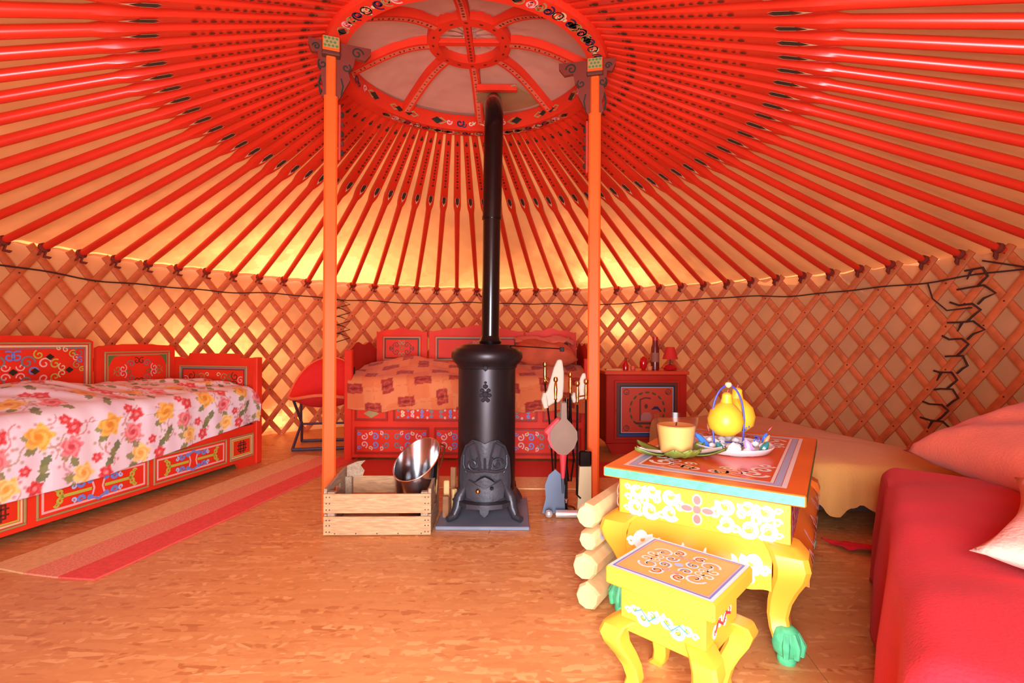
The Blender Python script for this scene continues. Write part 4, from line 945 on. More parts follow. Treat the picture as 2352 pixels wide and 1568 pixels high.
# bellows
t = empty('bellows', (.272, 2.615, .012), 0, 'brown wooden bellows with red leather sides hung on the tool stand', 'bellows')
bd = MB(frame((0, 0, 0), (1, 0, 0), (0, 0, 1))); sh = [(-.018, .33), (-.055, .365), (-.072, .41), (-.070, .45), (-.045, .485), (-.015, .515), (-.012, .60), (.014, .60), (.016, .515), (.046, .485), (.070, .45), (.072, .41), (.055, .365), (.018, .33)]
bd.prism(sh, .022, .032); bd.build('front_board', mat('bellows_wood', (128, 96, 76), .6, var=.15), t)
bk_ = MB(frame((0.0, 0, 0), (1, 0, 0), (0, 0, 1))); bk_.prism([(x * .98, z) for x, z in sh], -.03, -.02); bk_.build('back_board', mat('bellows_wood', (128, 96, 76)), t)
lt = MB(frame((0, 0, 0), (1, 0, 0), (0, 0, 1))); lt.prism([(x * 1.08 - .006, z * 1.0 + (.0 if z < .5 else -.02)) for x, z in sh if z < .59], -.02, .022); LE = mat('red_leather', (206, 54, 62), .55); lt.build('leather_side', LE, t)
nz = MB(); nz.lathe([(.010, .20), (.013, .24), (.018, .30), (.022, .335)], (0, 0, 0), 12); nz.build('nozzle_sleeve', LE, t, True); MB().lathe([(.005, .12), (.009, .21)], (0, 0, 0), 10).build('nozzle', GUNM, t, True)
fp_ = MB(frame((-.06, -.01, .47), (.7, 0, .7), (-.7, 0, .7))); fp_.box(-.05, .06, -.018, .018, -.014, .014, .008); fp_.build('leather_flap', LE, t)
# gloves
GL = mat('white_glove', (196, 178, 158), .9, bump=.3, bscale=120)
def glove(loc, rz, label, s=1.0):
    t = empty('oven_glove', loc, rz, label, 'glove', 'pale gloves hung on the tool stand')
    g = MB(frame((0, 0, 0), (1, 0, 0), (0, 0, 1))); pr = [(-.03, -.02), (-.055, .0), (-.06, .03), (-.035, .07), (-.02, .12), (.0, .19), (.02, .235), (.045, .235), (.055, .17), (.055, .09), (.05, .03), (.03, .005), (.0, .0)]
    g.prism([(x * s, z * s) for x, z in pr], -.016, .016); o = g.build('glove_body', GL, t, True); md = o.modifiers.new('round', 'BEVEL'); md.width = .010; md.segments = 3
    th = MB(); th.tube([(-.045 * s, 0, .05 * s), (-.052 * s, -.01, .02 * s), (-.042 * s, -.012, -.025 * s)], [.014, .018, .013], 10); th.build('thumb', GL, t, True); return t
glove((.225, 2.675, .60), .1, 'large pale fire glove hung at the left of the tool stand')
glove((.375, 2.72, .615), -.2, 'small pale fire glove hung behind the brass handles', .62)

# ------------------------------------------------------------------ painted cabinet and the things on it
cb = empty('painted_cabinet', (1.12, 4.12, 0), math.radians(3), 'dark red cabinet with a painted landscape door by the right back wall', 'cabinet'); cw, cdp, chh = .68, .42, .69
MB().box(-cw / 2, cw / 2, 0, cdp, .09, chh - .03, .006).build('body', DKRED, cb); MB().box(-cw / 2 - .015, cw / 2 + .015, -.018, cdp + .01, chh - .03, chh, .006).build('top_board', mat('cabinet_top_orange', (214, 70, 40), .35), cb)
bp_ = MB(); bp_.prism([(-cw / 2, .09), (-cw / 2 + .03, .04), (-cw / 2 + .05, 0), (cw / 2 - .05, 0), (cw / 2 - .03, .04), (cw / 2, .09)], .0, .03); bp_.v = [(x, z, y) for (x, y, z) in bp_.v]; bp_.build('plinth', DKRED, cb)
M = frame((0, -.0005, .37), u, v)
dd = MB(M); dd.box(-.275, .275, -.245, .245, 0, .016, .004); dd = dd.build('door', DKRED, cb)
M2 = frame((0, -.0165, .37), u, v)
for (m, ins, w_) in ((BROWNP, .018, .020), (DARK, .040, .016), (LBLUE, .056, .005)): b = MB(M2); b.rect(-.275 + ins, .275 - ins, -.245 + ins, .245 - ins, w_, .0008); b.paint('border_line', m, dd)
b = MB(M2); b.ribbon([(-.235, -.206), (.235, -.206)], .014, .0014); b.paint('border_line', mat('royal_blue_paint', (40, 70, 150), .5), dd)
f_ = MB(M2); f_.poly([(-.214, -.184), (.214, -.184), (.214, .184), (-.214, .184)], .0006); f_.paint('field', mat('brick_paint', (196, 62, 32), .5), dd)
g = MB(M2)
for k in range(16): a = 2 * pi * k / 16; g.disc(.145 * cos(a), .145 * sin(a), .022, .009, .0012, 8, a + pi / 2)
g.paint('leaf_wreath', mat('olive_leaf_paint', (74, 72, 34), .5), dd)
lb = MB(M2); lb.ribbon([(-.06, -.09), (-.06, .09)], .012, .0012); lb.ribbon([(-.06, .085), (-.02, .10), (.03, .095)], .012, .0012); lb.disc(-.01, .03, .014, .02, .0014); lb.poly([(-.11, -.10), (.12, -.10), (.09, -.12), (-.08, -.12)], .0012); lb.paint('tree', BROWNP, dd)
lb = MB(M2); lb.poly([(-.055, -.09), (.03, -.09), (.04, -.05), (.02, -.02), (-.03, -.02), (-.055, -.05)], .0012); lb.paint('pale_rock', mat('rose_grey_paint', (176, 110, 100), .5), dd)
lb = MB(M2); lb.poly([(.03, .0), (.06, .03), (.09, .028), (.12, -.01), (.115, -.02), (.085, .005), (.06, .005)], .0012); lb.paint('crane_wing', NAVY, dd)
for (sx, sy) in ((1, 1), (1, -1), (-1, 1), (-1, -1)):
    lb = MB(M2); lb.ribbon(arc(sx * .175, sy * .148, .022, 0, 2 * pi, 12), .006, .0012); lb.ribbon(spiral(sx * .17, sy * .14, .014, 1.1, 0, sx), .005, .0013); lb.paint('corner_knot', BROWNP, dd)
MB().lathe([(0, -.008), (.009, 0), (0, .008)], (-.262, -.022, .37), 10).build('knob', BRASS, dd, True)
RG = mat('red_glass', (196, 16, 22), .2, coat=.4); topz = chh
def oncab(x, y): return tuple(Matrix.Rotation(math.radians(3), 3, 'Z') @ Vector((x, y, 0)) + Vector((1.12, 4.12, topz)))
t = empty('wine_bottle', oncab(.125, .16), 0, 'tall dark red bottle with a label on the painted cabinet', 'bottle')
MB().lathe([(.0, 0), (.034, .002), (.035, .02), (.034, .19), (.024, .225), (.022, .27), (0, .272)], (0, 0, 0), 20).build('bottle_body', mat('bottle_dark_red', (110, 26, 22), .3, coat=.3), t, True); MB().lathe([(.0355, .07), (.0357, .15)], (0, 0, 0), 20).build('paper_label', mat('dull_label', (150, 90, 70), .7), t, True); MB().lathe([(.0235, .255), (.0238, .285), (0, .288)], (0, 0, 0), 14).build('cap', mat('cap_red', (190, 30, 26), .4), t, True)
t = empty('table_lamp', oncab(.25, .14), 0, 'small red table lamp with a cone shade on the painted cabinet', 'lamp')
MB().lathe([(0, 0), (.055, .004), (.060, .022), (.045, .045), (.012, .055), (0, .055)], (0, 0, 0), 22).build('lamp_base', RG, t, True); MB().lathe([(.008, .05), (.007, .10)], (0, 0, 0), 10).build('stem', BROWNP, t, True); MB().lathe([(.065, .095), (.034, .20), (.032, .20), (.063, .095)], (0, 0, 0), 24).build('lamp_shade', mat('red_shade', (214, 40, 28), .8), t, True)
o = MB(); o.lathe([(0, 0), (.016, .002), (.03, .03), (.034, .06), (.026, .10), (.010, .118), (0, .12)], (0, 0, 0), 18); o = o.build('red_vase', RG, None, True); o.location = oncab(.02, .15); tag(o, 'egg shaped red glass vase on the painted cabinet', 'vase')
t = empty('small_bottle', oncab(-.135, .15), 0, 'small pointed red bottle on the painted cabinet', 'bottle'); MB().lathe([(0, 0), (.024, .002), (.026, .04), (.012, .07), (.009, .095), (0, .096)], (0, 0, 0), 16).build('bottle_body', RG, t, True); MB().lathe([(.010, .09), (.010, .106), (0, .107)], (0, 0, 0), 10).build('cap', BROWNP, t, True)
for (x, y, m, lb) in ((-.075, .14, mat('red_cup_glass', (220, 90, 60), .3), 'tiny orange glass tealight cup between the red bottle and vase'), (.075, .15, mat('amber_glass', (226, 130, 80), .25), 'tiny amber tealight cup beside the tall bottle')):
    o = MB(); o.lathe([(0, 0), (.020, .001), (.024, .035), (.021, .035), (.018, .006), (0, .006)], (0, 0, 0), 16); o = o.build('tealight_cup', m, None, True); o.location = oncab(x, y); tag(o, lb, 'cup')
o = MB(); o.box(-.07, .06, -.04, .04, 0, .012, .003); o = o.build('booklet', mat('cream_paper', (226, 170, 110), .8)); o.location = oncab(-.245, .13); tag(o, 'thin cream booklet lying at the left end of the painted cabinet', 'booklet')

# ------------------------------------------------------------------ low ochre bed on the right
OCH = mat('ochre_cloth', (222, 158, 84), .92, bump=.25, bscale=90, sheen=.1, var=.08, vscale=3)
q4 = [Vector((1.45, 2.44)), Vector((2.36, 2.34)), Vector((1.98, 4.22)), Vector((1.10, 3.92))]; ZT = .335
lowb = empty('low_bed', (1.72, 3.3, 0), 0, 'low bed frame on round wooden feet under the ochre cover', 'bed')
fm = MB(); cc = Vector((1.72, 3.3)); fm.prism([tuple((p - cc) * .95) for p in q4], .10, .26); fm.build('mattress_base', mat('bed_base_dark', (60, 46, 44), .9), lowb)
for p in q4: pp = (p - cc) * .86; MB().lathe([(0, 0), (.03, .003), (.048, .04), (.05, .07), (.04, .105), (0, .105)], (pp.x, pp.y, 0), 18).build('round_foot', WOODL, lowb, True)
cs = MB(); n = 60; rows_ = []
def rq(t, ins):
    """rounded-corner outline of the quad, inset by ins"""
    per = 4 * t; k = int(per) % 4; f = per - int(per); a = q4[k]; b = q4[(k + 1) % 4]; p = a.lerp(b, f); return cc + (p - cc) * (1 - ins)
m_ = 240
prof = [(-.012, None), (-.008, .17), (-.004, .25), (.004, .30), (.020, .325), (.05, ZT), (.2, ZT + .012), (.45, ZT + .016), (.75, ZT + .012), (.999, ZT + .012)]
for (ins, z) in prof:
    for k in range(m_):
        p = rq(k / m_, ins); zz = z
        if z is None: zz = .115 + .025 * noise1(k * .21, 2) + .02 * sin(k * .5)
        w_ = .006 * noise1(k * .35, 1) if (z is None or z < .3) else 0; d_ = (p - cc).normalized() * w_; rows_.append((p.x + d_.x, p.y + d_.y, zz + (.006 * noise1(p.x * 5 + p.y * 4, 3) if z and z > .32 else 0)))
cs.v = rows_; R_ = len(prof)
for j in range(R_ - 1):
    for k in range(m_): cs.f.append((j * m_ + k, j * m_ + (k + 1) % m_, (j + 1) * m_ + (k + 1) % m_, (j + 1) * m_ + k))
tag(cs.build('ochre_bedcover', OCH, None, 60), 'plain ochre bedcover hanging over the low bed behind the table', 'bedcover')

# ------------------------------------------------------------------ red sofa bed on the right
so = Vector((.575, .715)); ua = Vector((.581, .814)).normalized()
sofa = empty('sofa_bed', (so.x, so.y, 0), math.atan2(ua.y, ua.x), 'sofa bed under a red blanket in the right foreground', 'sofa')
SLN, SW = 1.47, .84; SZ = .47
MB().box(.03, SLN - .03, -SW + .03, -.03, .10, SZ - .035, .03).build('mattress', mat('sofa_mattress', (120, 30, 34), .9), sofa)
for (x, y) in ((.10, -.10), (SLN - .1, -.1), (.1, -SW + .1), (SLN - .1, -SW + .1)): MB().box(x - .03, x + .03, y - .03, y + .03, 0, .10, .005).build('leg', BROWNP, sofa)
BLK = mat('red_wool_blanket', (204, 14, 30), .95, bump=.22, bscale=160, sheen=.03, var=.06, vscale=4)
bl = MB(); n1, n2 = 150, 120
def blanket(a, b):
    # a along x from the near drape over the top to the far drape, b along y from the left drape to the right
    sx = -.42 + a * (SLN + .80); sy = .42 - b * (SW + .84)
    def over(s, lo, hi):
        r = .05
        if s < lo + r:
            d = lo + r - s; an = min(d / r, pi / 2); return lo + r - r * sin(an), -(r - r * cos(an)) - max(0, d - r * pi / 2)
        if s > hi - r:
            d = s - (hi - r); an = min(d / r, pi / 2); return hi - r + r * sin(an), -(r - r * cos(an)) - max(0, d - r * pi / 2)
        return s, 0
    x, zx = over(sx, 0, SLN); y, zy = over(sy, -SW, 0); z = SZ + zx + zy
    fx_ = .022 * sin(y * 22) * min(1, -zx * 4) if zx < -.03 else 0; fy_ = .018 * sin(x * 13 + 1) * min(1, -zy * 4) if zy < -.03 else 0
    if zx < -.03 and x < .2: x -= abs(zx) * .22 + fx_
    if zx < -.03 and x > .5: x += abs(zx) * .06 + fx_
    if zy < -.03 and y > -.2: y += abs(zy) * .05 + fy_
    if zy < -.03 and y < -.5: y -= abs(zy) * .05 + fy_
    if zx > -.02 and zy > -.02: z += .006 * noise1(x * 4 + y * 3, 2) + .004 * sin(x * 9 + y * 5)
    return (x, y, max(.012 + .004 * sin(x * 20 + y * 17), z))
bl.grid(n1, n2, blanket); o = bl.build('red_blanket', BLK, None, True); o.location = sofa.location; o.rotation_euler = sofa.rotation_euler; md = o.modifiers.new('thickness', 'SOLIDIFY'); md.thickness = .006; md.offset = -1
tag(o, 'plain red wool blanket spread over the sofa bed', 'blanket')
cnr = MB(); cnr.grid(14, 10, lambda a, b: (1.50 + .20 * a - .05 * b, 2.20 + .12 * b - .10 * a, .012 + .05 * a * (1 - b) + .012 * sin(a * 6 + b * 5) ** 2)); o = cnr.build('red_cloth', BLK, None, True); md = o.modifiers.new('thickness', 'SOLIDIFY'); md.thickness = .006
tag(o, 'small red cloth end trailing on the floor by the sofa corner', 'cloth')
cushion('cushion', (1.87, 1.68, .592), (.66, .62, .20), (math.radians(3), math.radians(-20), math.radians(-8)), PEACH, 'large peach cushion leaning at the far end of the red sofa', seed=5, pinch=.25)
cushion('cushion', (1.31, .99, .520), (.56, .50, .10), (math.radians(4), math.radians(-6), math.radians(38)), PEACHL, 'pale peach cushion lying flat on the red sofa at the right edge', seed=1, pinch=.3)

# ------------------------------------------------------------------ yellow table
def cabriole(parent, cx, cy, ox, oy, H, sz, out, faces, foot, name='leg', m=None):
    """square leg on an S curve, bulging along (ox,oy); H top of the knee"""
    mb = MB(); prof = [(1.0, .10, 1.05), (.93, .75, 1.12), (.82, 1.0, 1.10), (.70, .85, 1.0), (.55, .40, .86), (.40, .05, .74), (.25, -.12, .66), (.12, .05, .66), (.04, .45, .72), (0, .6, .75)]
    vs = []; dg = 1 / math.sqrt(2)
    for (t, o_, s_) in prof:
        x = cx + ox * out * o_; y = cy + oy * out * o_; h = sz * s_ / 2; c = h * .28
        ring_ = [(-h, -h + c), (-h + c, -h), (h - c, -h), (h, -h + c), (h, h - c), (h - c, h), (-h + c, h), (-h, h - c)]
        vs += [(x + a, y + b, foot + (H - foot) * t) for a, b in ring_]
    fs = [tuple(range(8)), tuple((len(prof) - 1) * 8 + k for k in range(8))[::-1]]
    for i in range(len(prof) - 1):
        for k in range(8): fs.append((i * 8 + k, i * 8 + (k + 1) % 8, i * 8 + 8 + (k + 1) % 8, i * 8 + 8 + k))
    mb.add(vs, fs); return mb.build(name, m, parent, 38)
TH = .505; TW, TD = .60, 1.00
tb = empty('low_table', (.839, 1.958, 0), math.radians(-33), 'yellow painted low table with orange top and green claw feet', 'table')
tp_ = MB(); tp_.box(-TW / 2, TW / 2, -TD / 2, TD / 2, TH - .034, TH, .004); tp_ = tp_.build('tabletop', ORANGE, tb)
e_ = MB(frame((0, -TD / 2, TH - .017), u, v)); e_.poly([(-TW / 2 + .004, -.013), (TW / 2 - .004, -.013), (TW / 2 - .004, .014), (-TW / 2 + .004, .014)], .0008); e_.paint('teal_edge', TEAL, tp_)
e_ = MB(frame((TW / 2, 0, TH - .017), (0, 1, 0), v)); e_.poly([(-TD / 2 + .004, -.013), (TD / 2 - .004, -.013), (TD / 2 - .004, .014), (-TD / 2 + .004, .014)], .0008); e_.paint('teal_edge', GREENP, tp_)
MT = frame((0, 0, TH), (1, 0, 0), (0, 1, 0))
for (m, ins, w_, z) in ((WHITEP, .052, .014, .0008), (LBLUE, .068, .020, .0010), (WHITEP, .090, .009, .0012)): b = MB(MT); b.rect(-TW / 2 + ins, TW / 2 - ins, -TD / 2 + ins, TD / 2 - ins, w_, z); b.paint('border_line', m, tp_)
fld = MB(MT); fld.poly([(-TW / 2 + .10, -TD / 2 + .10), (TW / 2 - .10, -TD / 2 + .10), (TW / 2 - .10, TD / 2 - .10), (-TW / 2 + .10, TD / 2 - .10)], .0006); fld.paint('field', mat('red_orange_paint', (230, 86, 38), .22), tp_)
sp = []
for (m, x, y, r, w_, a0) in ((WHITEP, .145, .325, .044, .015, 0), (PINKP, .095, .345, .034, .012, 1), (WHITEP, .165, .255, .036, .013, 2), (CREAMP, .060, .355, .026, .012, 2), (WHITEP, .17, .19, .026, .011, 0), (WHITEP, .03, .36, .020, .009, 0), (PINKP, .115, .285, .026, .009, 1), (WHITEP, .06, .30, .022, .008, 3), (WHITEP, .05, .06, .04, .010, 0), (PINKP, .10, .03, .03, .008, 2)): sp.append((m, x, y, r, w_, 1.25, a0))
scrolls(MT, sp, tp_, .0014)
bxw, bxd = .52, .91
up = MB(); up.box(-bxw / 2, bxw / 2, -bxd / 2, bxd / 2, .335, TH - .034, .003); up = up.build('upper_apron', YELLOW, tb)
trim = MB(); trim.box(-bxw / 2 - .010, bxw / 2 + .010, -bxd / 2 - .010, bxd / 2 + .010, TH - .044, TH - .034, .002); trim.build('apron_moulding', ORANGE, tb)
# the long sides are painted red
for sx in (1, -1):
    M = frame((sx * bxw / 2, 0, .40), (0, sx, 0), v); b = MB(M); b.poly([(-bxd / 2 + .002, -.063), (bxd / 2 - .002, -.063), (bxd / 2 - .002, .07), (-bxd / 2 + .002, .07)], .0012); b.paint('side_ground', CRIM, up)
    scrolls(M, [(PINKP, .08 + .09 * k, .02, .03, .008, 1.2, k) for k in range(5)] + [(LBLUE, .12 + .09 * k, .035, .018, .006, 1.1, k) for k in range(4)], up, .0026)
MF = frame((0, -bxd / 2, .4), u, v)
def fat_scrolls(M, parent, rows, z=.0022, core=None):
    w_ = MB(M)
    for (x, y, r, a0, d) in rows: w_.ribbon(spiral(x, y, r, 1.0, a0, d, 20, .3), r * .74, z)
    w_.paint('white_scrolls', WHITEP, parent)
    c = MB(M)
    for (x, y, r, a0, d) in rows: c.ribbon(spiral(x, y, r * .52, 1.0, a0 + 1, d, 14, .3), r * .13, z + .0008)
    c.paint('scroll_shading', core or mat('amber_line_paint', (214, 160, 84), .5), parent)
rows_f = []
for sx in (1, -1):
    for (x, y, r, a0) in ((.085, .026, .026, 2.6), (.085, -.026, .024, 3.6), (.130, .010, .016, 0), (.145, .034, .022, 2.8), (.150, -.030, .026, 3.4), (.195, .028, .026, 2.4), (.200, -.026, .026, 3.8), (.112, -.040, .013, 0), (.225, .002, .012, 0), (.228, .036, .010, 0), (.230, -.036, .010, 0), (.055, .0, .016, 1), (.172, .0, .014, 2)): rows_f.append((sx * x, y, r, a0 if sx > 0 else pi - a0, sx))
fat_scrolls(MF, up, rows_f)
fl_ = MB(MF)
for (x, y, rx, ry) in ((0, .030, .016, .020), (0, -.030, .016, .020), (.032, 0, .022, .014), (-.032, 0, .022, .014)): fl_.disc(x, y, rx, ry, .0032)
fl_.paint('flower_ground', CREAMP, up)
fl_ = MB(MF)
for (x, y, rx, ry) in ((0, .030, .011, .014), (0, -.030, .011, .014), (.032, 0, .017, .009), (-.032, 0, .017, .009), (0, 0, .012, .012)): fl_.disc(x, y, rx, ry, .0042)
fl_.paint('pink_flower', mat('rose_paint', (222, 112, 104), .45), up)
# lower apron: bulging, with a scalloped edge, one board per side
def lower_apron(M, L, m, parent, painted):
    mb = MB(M); n = 41; k_ = 7; vs = []
    for side in (0, 1):
        for i in range(n):
            x = -L / 2 + L * i / (n - 1); low = .235 - .030 * abs(2 * i / (n - 1) - 1) ** 2 + .012 * cos(6 * pi * i / (n - 1)) - .02 * math.exp(-((i - 20) / 3) ** 2)
            for j in range(k_):
                t = j / (k_ - 1); z = .340 + (low - .340) * t; bul = .050 * sin(pi * min(1, t * 1.15 + .04) * .62) ** 1.3; vs.append((x, z, bul - (.014 if side else 0)))
    fs = []
    for side in (0, 1):
        o_ = side * n * k_
        for i in range(n - 1):
            for j in range(k_ - 1): f = (o_ + i * k_ + j, o_ + i * k_ + j + 1, o_ + (i + 1) * k_ + j + 1, o_ + (i + 1) * k_ + j); fs.append(f if not side else f[::-1])
    o_ = n * k_
    for i in range(n - 1):
        for j in (0, k_ - 1): fs.append((i * k_ + j, (i + 1) * k_ + j, o_ + (i + 1) * k_ + j, o_ + i * k_ + j))
    for j in range(k_ - 1):
        for i in (0, n - 1): fs.append((i * k_ + j, i * k_ + j + 1, o_ + i * k_ + j + 1, o_ + i * k_ + j))
    mb.add(vs, fs); a_ = mb.build('lower_apron', m, parent, 40); return a_
def on_bulge(M, parent, rows, m, L):
    mb = MB()
    for (x, z, r, a0, d, wd) in rows:
        pts = spiral(x, z, r, 1.05, a0, d, 16, .3); t_ = MB(); t_.ribbon(pts, wd, 0)
        vs = []
        for (px, pz, _) in t_.v:
            t = (.340 - pz) / (.340 - .215); t = max(0, min(1.1, t)); vs.append(tuple(M @ Vector((px, pz, .050 * sin(pi * min(1, t * 1.15 + .04) * .62) ** 1.3 + .003))))
        mb.add(vs, t_.f)
    mb.paint('white_scrolls', m, parent)
for (o_, u_, L, m) in (((0, -bxd / 2, 0), (1, 0, 0), bxw - .09, YELLOW), ((bxw / 2, 0, 0), (0, 1, 0), bxd - .09, ORANGE), ((-bxw / 2, 0, 0), (0, -1, 0), bxd - .09, ORANGE), ((0, bxd / 2, 0), (-1, 0, 0), bxw - .09, YELLOW)):
    M = frame(o_, u_, v); a_ = lower_apron(M, L, m, tb, True); rr = []
    if m is YELLOW:
        for sx in (1, -1):
            for (x, z, r, a0) in ((.165, .285, .026, 2.5), (.135, .262, .018, 3.4), (.105, .280, .020, 2.6), (.072, .262, .020, 3.6), (.045, .284, .014, 1), (.02, .262, .016, 2), (.198, .272, .012, 0), (.155, .245, .016, 3)): rr.append((sx * x, z, r, a0 if sx > 0 else pi - a0, sx, r * .95))
        on_bulge(M, a_, rr, WHITEP, L)
    else:
        for k in range(8): rr.append((-L / 2 + .10 + .105 * k, .275 + .012 * (k % 2), .026, k, 1 if k % 2 else -1, .012))
        on_bulge(M, a_, rr, PINKP, L); on_bulge(M, a_, [(x + .05, z - .03, r * .7, a0, d, .010) for (x, z, r, a0, d, w_) in rr], LBLUE, L)
for (sx, sy) in ((-1, -1), (1, -1), (1, 1), (-1, 1)):
    cx, cy = sx * (bxw / 2 - .030), sy * (bxd / 2 - .030); l_ = cabriole(tb, cx, cy, sx, sy,   .345, .086, .036, None, .055, m=YELLOW if sy < 0 else ORANGE)
    fo = MB(); ox, oy = cx + sx * .020, cy + sy * .020; fo.lathe([(0, 0), (.030, 0), (.034, .012), (.030, .022), (.046, .034), (.052, .055), (.047, .080), (.036, .098), (.02, .105)], (ox, oy, 0), 12, .8, .8); fo = fo.build('claw_foot', TEAL, l_, 50)
    for k in range(3): a = math.atan2(sy, sx) + (k - 1) * .75; MB().tube([(ox + .024 * cos(a), oy + .024 * sin(a), .092), (ox + .040 * cos(a), oy + .040 * sin(a), .062), (ox + .038 * cos(a), oy + .038 * sin(a), .030)], [.009, .011, .008], 8).build('toe', TEAL, l_, True)

# stool in front of the table
HS = .346; sw, sd_ = .285, .265
sl = empty('yellow_stool', (.440, 1.300, 0), math.radians(-43), 'small yellow stool with curved legs and scroll painted seat', 'stool')
seat = MB(); seat.box(-sw / 2, sw / 2, -sd_ / 2, sd_ / 2, HS - .046, HS, .006); seat = seat.build('seat', YELLOW, sl)
MS = frame((0, 0, HS), (1, 0, 0), (0, 1, 0))
g_ = MB(MS); g_.poly([(-sw / 2 + .02, -sd_ / 2 + .02), (sw / 2 - .02, -sd_ / 2 + .02), (sw / 2 - .02, sd_ / 2 - .02), (-sw / 2 + .02, sd_ / 2 - .02)], .0006); g_.paint('field', mat('amber_paint', (238, 178, 88), .4), seat)
for (m, ins, w_, z) in ((WHITEP, .006, .009, .0008), (BLUEP, .015, .005, .0012), (PINKP, .020, .004, .0014)): b = MB(MS); b.rect(-sw / 2 + ins, sw / 2 - ins, -sd_ / 2 + ins, sd_ / 2 - ins, w_, z); b.paint('border_line', m, seat)
sp = []
for (m, x, y, r, w_, a0) in ((WHITEP, .062, .045, .028, .006, 0), (PINKP, .062, .045, .022, .003, 0), (WHITEP, .030, .066, .022, .006, 1), (CRIM, .030, .066, .016, .003, 1), (WHITEP, .085, .018, .018, .005, 2), (WHITEP, .030, .022, .020, .005, 2.5), (BLUEP, .030, .022, .014, .003, 2.5), (WHITEP, .058, .010, .014, .004, 0), (PINKP, .012, .045, .012, .004, 0)): sp.append((m, x, y, r, w_, 1.25, a0))
scrolls(MS, sp, seat, .0016); b = MB(MS); b.disc(0, 0, .012, z=.002); b.paint('blue_centre', LBLUE, seat)
sa = MB(); sa.box(-.112, .112, -.104, .104, HS - .165, HS - .046, .004); sa = sa.build('apron', YELLOW, sl)
M = frame((0, -.104, HS - .105), u, v); rw = []
for sx in (1, -1):
    for (x, y, r, a0) in ((.020, .006, .016, 2), (.046, -.006, .017, 3.5), (.070, .006, .013, 2.4), (.088, -.002, .008, 0)): rw.append((sx * x, y, r, a0 if sx > 0 else pi - a0, sx))
fat_scrolls(M, sa, rw, .0012, GREENP); b = MB(M); b.ribbon([(-.07, 0), (-.05, .012), (-.03, -.010), (-.01, .008)], .003, .0024); b.ribbon([(.01, .006), (.03, -.010), (.05, .010), (.07, -.002)], .003, .0024); b.paint('green_line', mat('teal_line_paint', (60, 130, 130), .5), sa)
M = frame((.112, 0, HS - .10), (0, 1, 0), v); fat_scrolls(M, sa, [(-.05, -.01, .014, 1, 1), (-.02, .006, .015, 2, -1), (.015, -.004, .014, 1, 1), (.045, .01, .013, 2, -1)], .0012, CRIM)
b = MB(M); b.ribbon([(-.05, -.01), (-.03, .01), (0, -.008), (.02, .012), (.05, .0)], .006, .0026); b.paint('red_line', CRIM, sa)
for (sx, sy) in ((-1, -1), (1, -1), (1, 1), (-1, 1)): cabriole(sl, sx * .088, sy * .080, sx, sy, HS - .13, .056, .036, None, 0.0, m=YELLOW)

# firewood stacked beside the table
LOGW = mat('pale_log_wood', (238, 196, 136), .7, var=.14, vscale=10, bump=.15, bscale=30)
ux = Vector((cos(math.radians(-33)), sin(math.radians(-33)))); uy = Vector((-ux.y, ux.x)); 
for (lx, z, r, ly, L, lb) in ((-.347, .048, .047, -.27, .50, 'bottom pale split log of the stack left of the yellow table'), (-.362, .148, .052, -.27, .50, 'second pale split log from the floor, sticking out furthest left'), (-.352, .238, .037, -.26, .50, 'thin pale split log under the topmost one beside the table'), (-.358, .320, .044, -.27, .48, 'topmost pale split log of the stack left of the yellow table')):
    lg = MB(); n = 9; rr = [r * random.uniform(.88, 1.1) for _ in range(n)]; vs = []
    for y in (-L / 2, -L / 2 + .012, L / 2 - .012, L / 2):
        k_ = .86 if abs(y) > L / 2 - .006 else 1
        for i in range(n): a = 2 * pi * (i + .5) / n; vs.append((rr[i] * k_ * cos(a) * .95, y, rr[i] * k_ * sin(a)))
    fs = [tuple(range(n)), tuple(3 * n + k for k in range(n))[::-1]]
    for j in range(3):
        for k in range(n): fs.append((j * n + k, j * n + (k + 1) % n, (j + 1) * n + (k + 1) % n, (j + 1) * n + k))
    lg.add(vs, fs); o = lg.build('firewood_log', LOGW, None, 25); pc = Vector((.839, 1.958)) + ux * lx + uy * ly; o.location = (pc.x, pc.y, z); o.rotation_euler = (0, 0, math.radians(-33)); tag(o, lb, 'log', 'pale logs stacked beside the table')

# ------------------------------------------------------------------ things on the table
t = empty('glass_candle', (.617, 1.862, TH + .001), 0, 'cream wax candle in a clear tumbler on the yellow table', 'candle')
GLS = bpy.data.materials.new('clear_glass'); GLS.use_nodes = True; gn = GLS.node_tree.nodes; gl = GLS.node_tree.links; gn.remove(gn['Principled BSDF'])
g1 = gn.new('ShaderNodeBsdfTransparent'); g1.inputs[0].default_value = (.97, .93, .90, 1); g2 = gn.new('ShaderNodeBsdfGlossy'); g2.inputs['Roughness'].default_value = .16; g0 = gn.new('ShaderNodeLayerWeight'); g5 = gn.new('ShaderNodeMath'); g5.operation = 'POWER'; g5.inputs[1].default_value = 3.5; gl.new(g0.outputs['Facing'], g5.inputs[0]); g3 = gn.new('ShaderNodeMath'); g3.operation = 'MULTIPLY_ADD'; g3.inputs[1].default_value = .45; g3.inputs[2].default_value = .03; gl.new(g5.outputs[0], g3.inputs[0]); g4 = gn.new('ShaderNodeMixShader')
gl.new(g3.outputs[0], g4.inputs[0]); gl.new(g1.outputs[0], g4.inputs[1]); gl.new(g2.outputs[0], g4.inputs[2]); gl.new(g4.outputs[0], gn['Material Output'].inputs['Surface'])
MB().lathe([(0, .0), (.056, .0), (.060, .006), (.080, .150), (.0785, .151), (.077, .150), (.058, .012), (0, .012)], (0, 0, 0), 40).build('tumbler', GLS, t, 50)
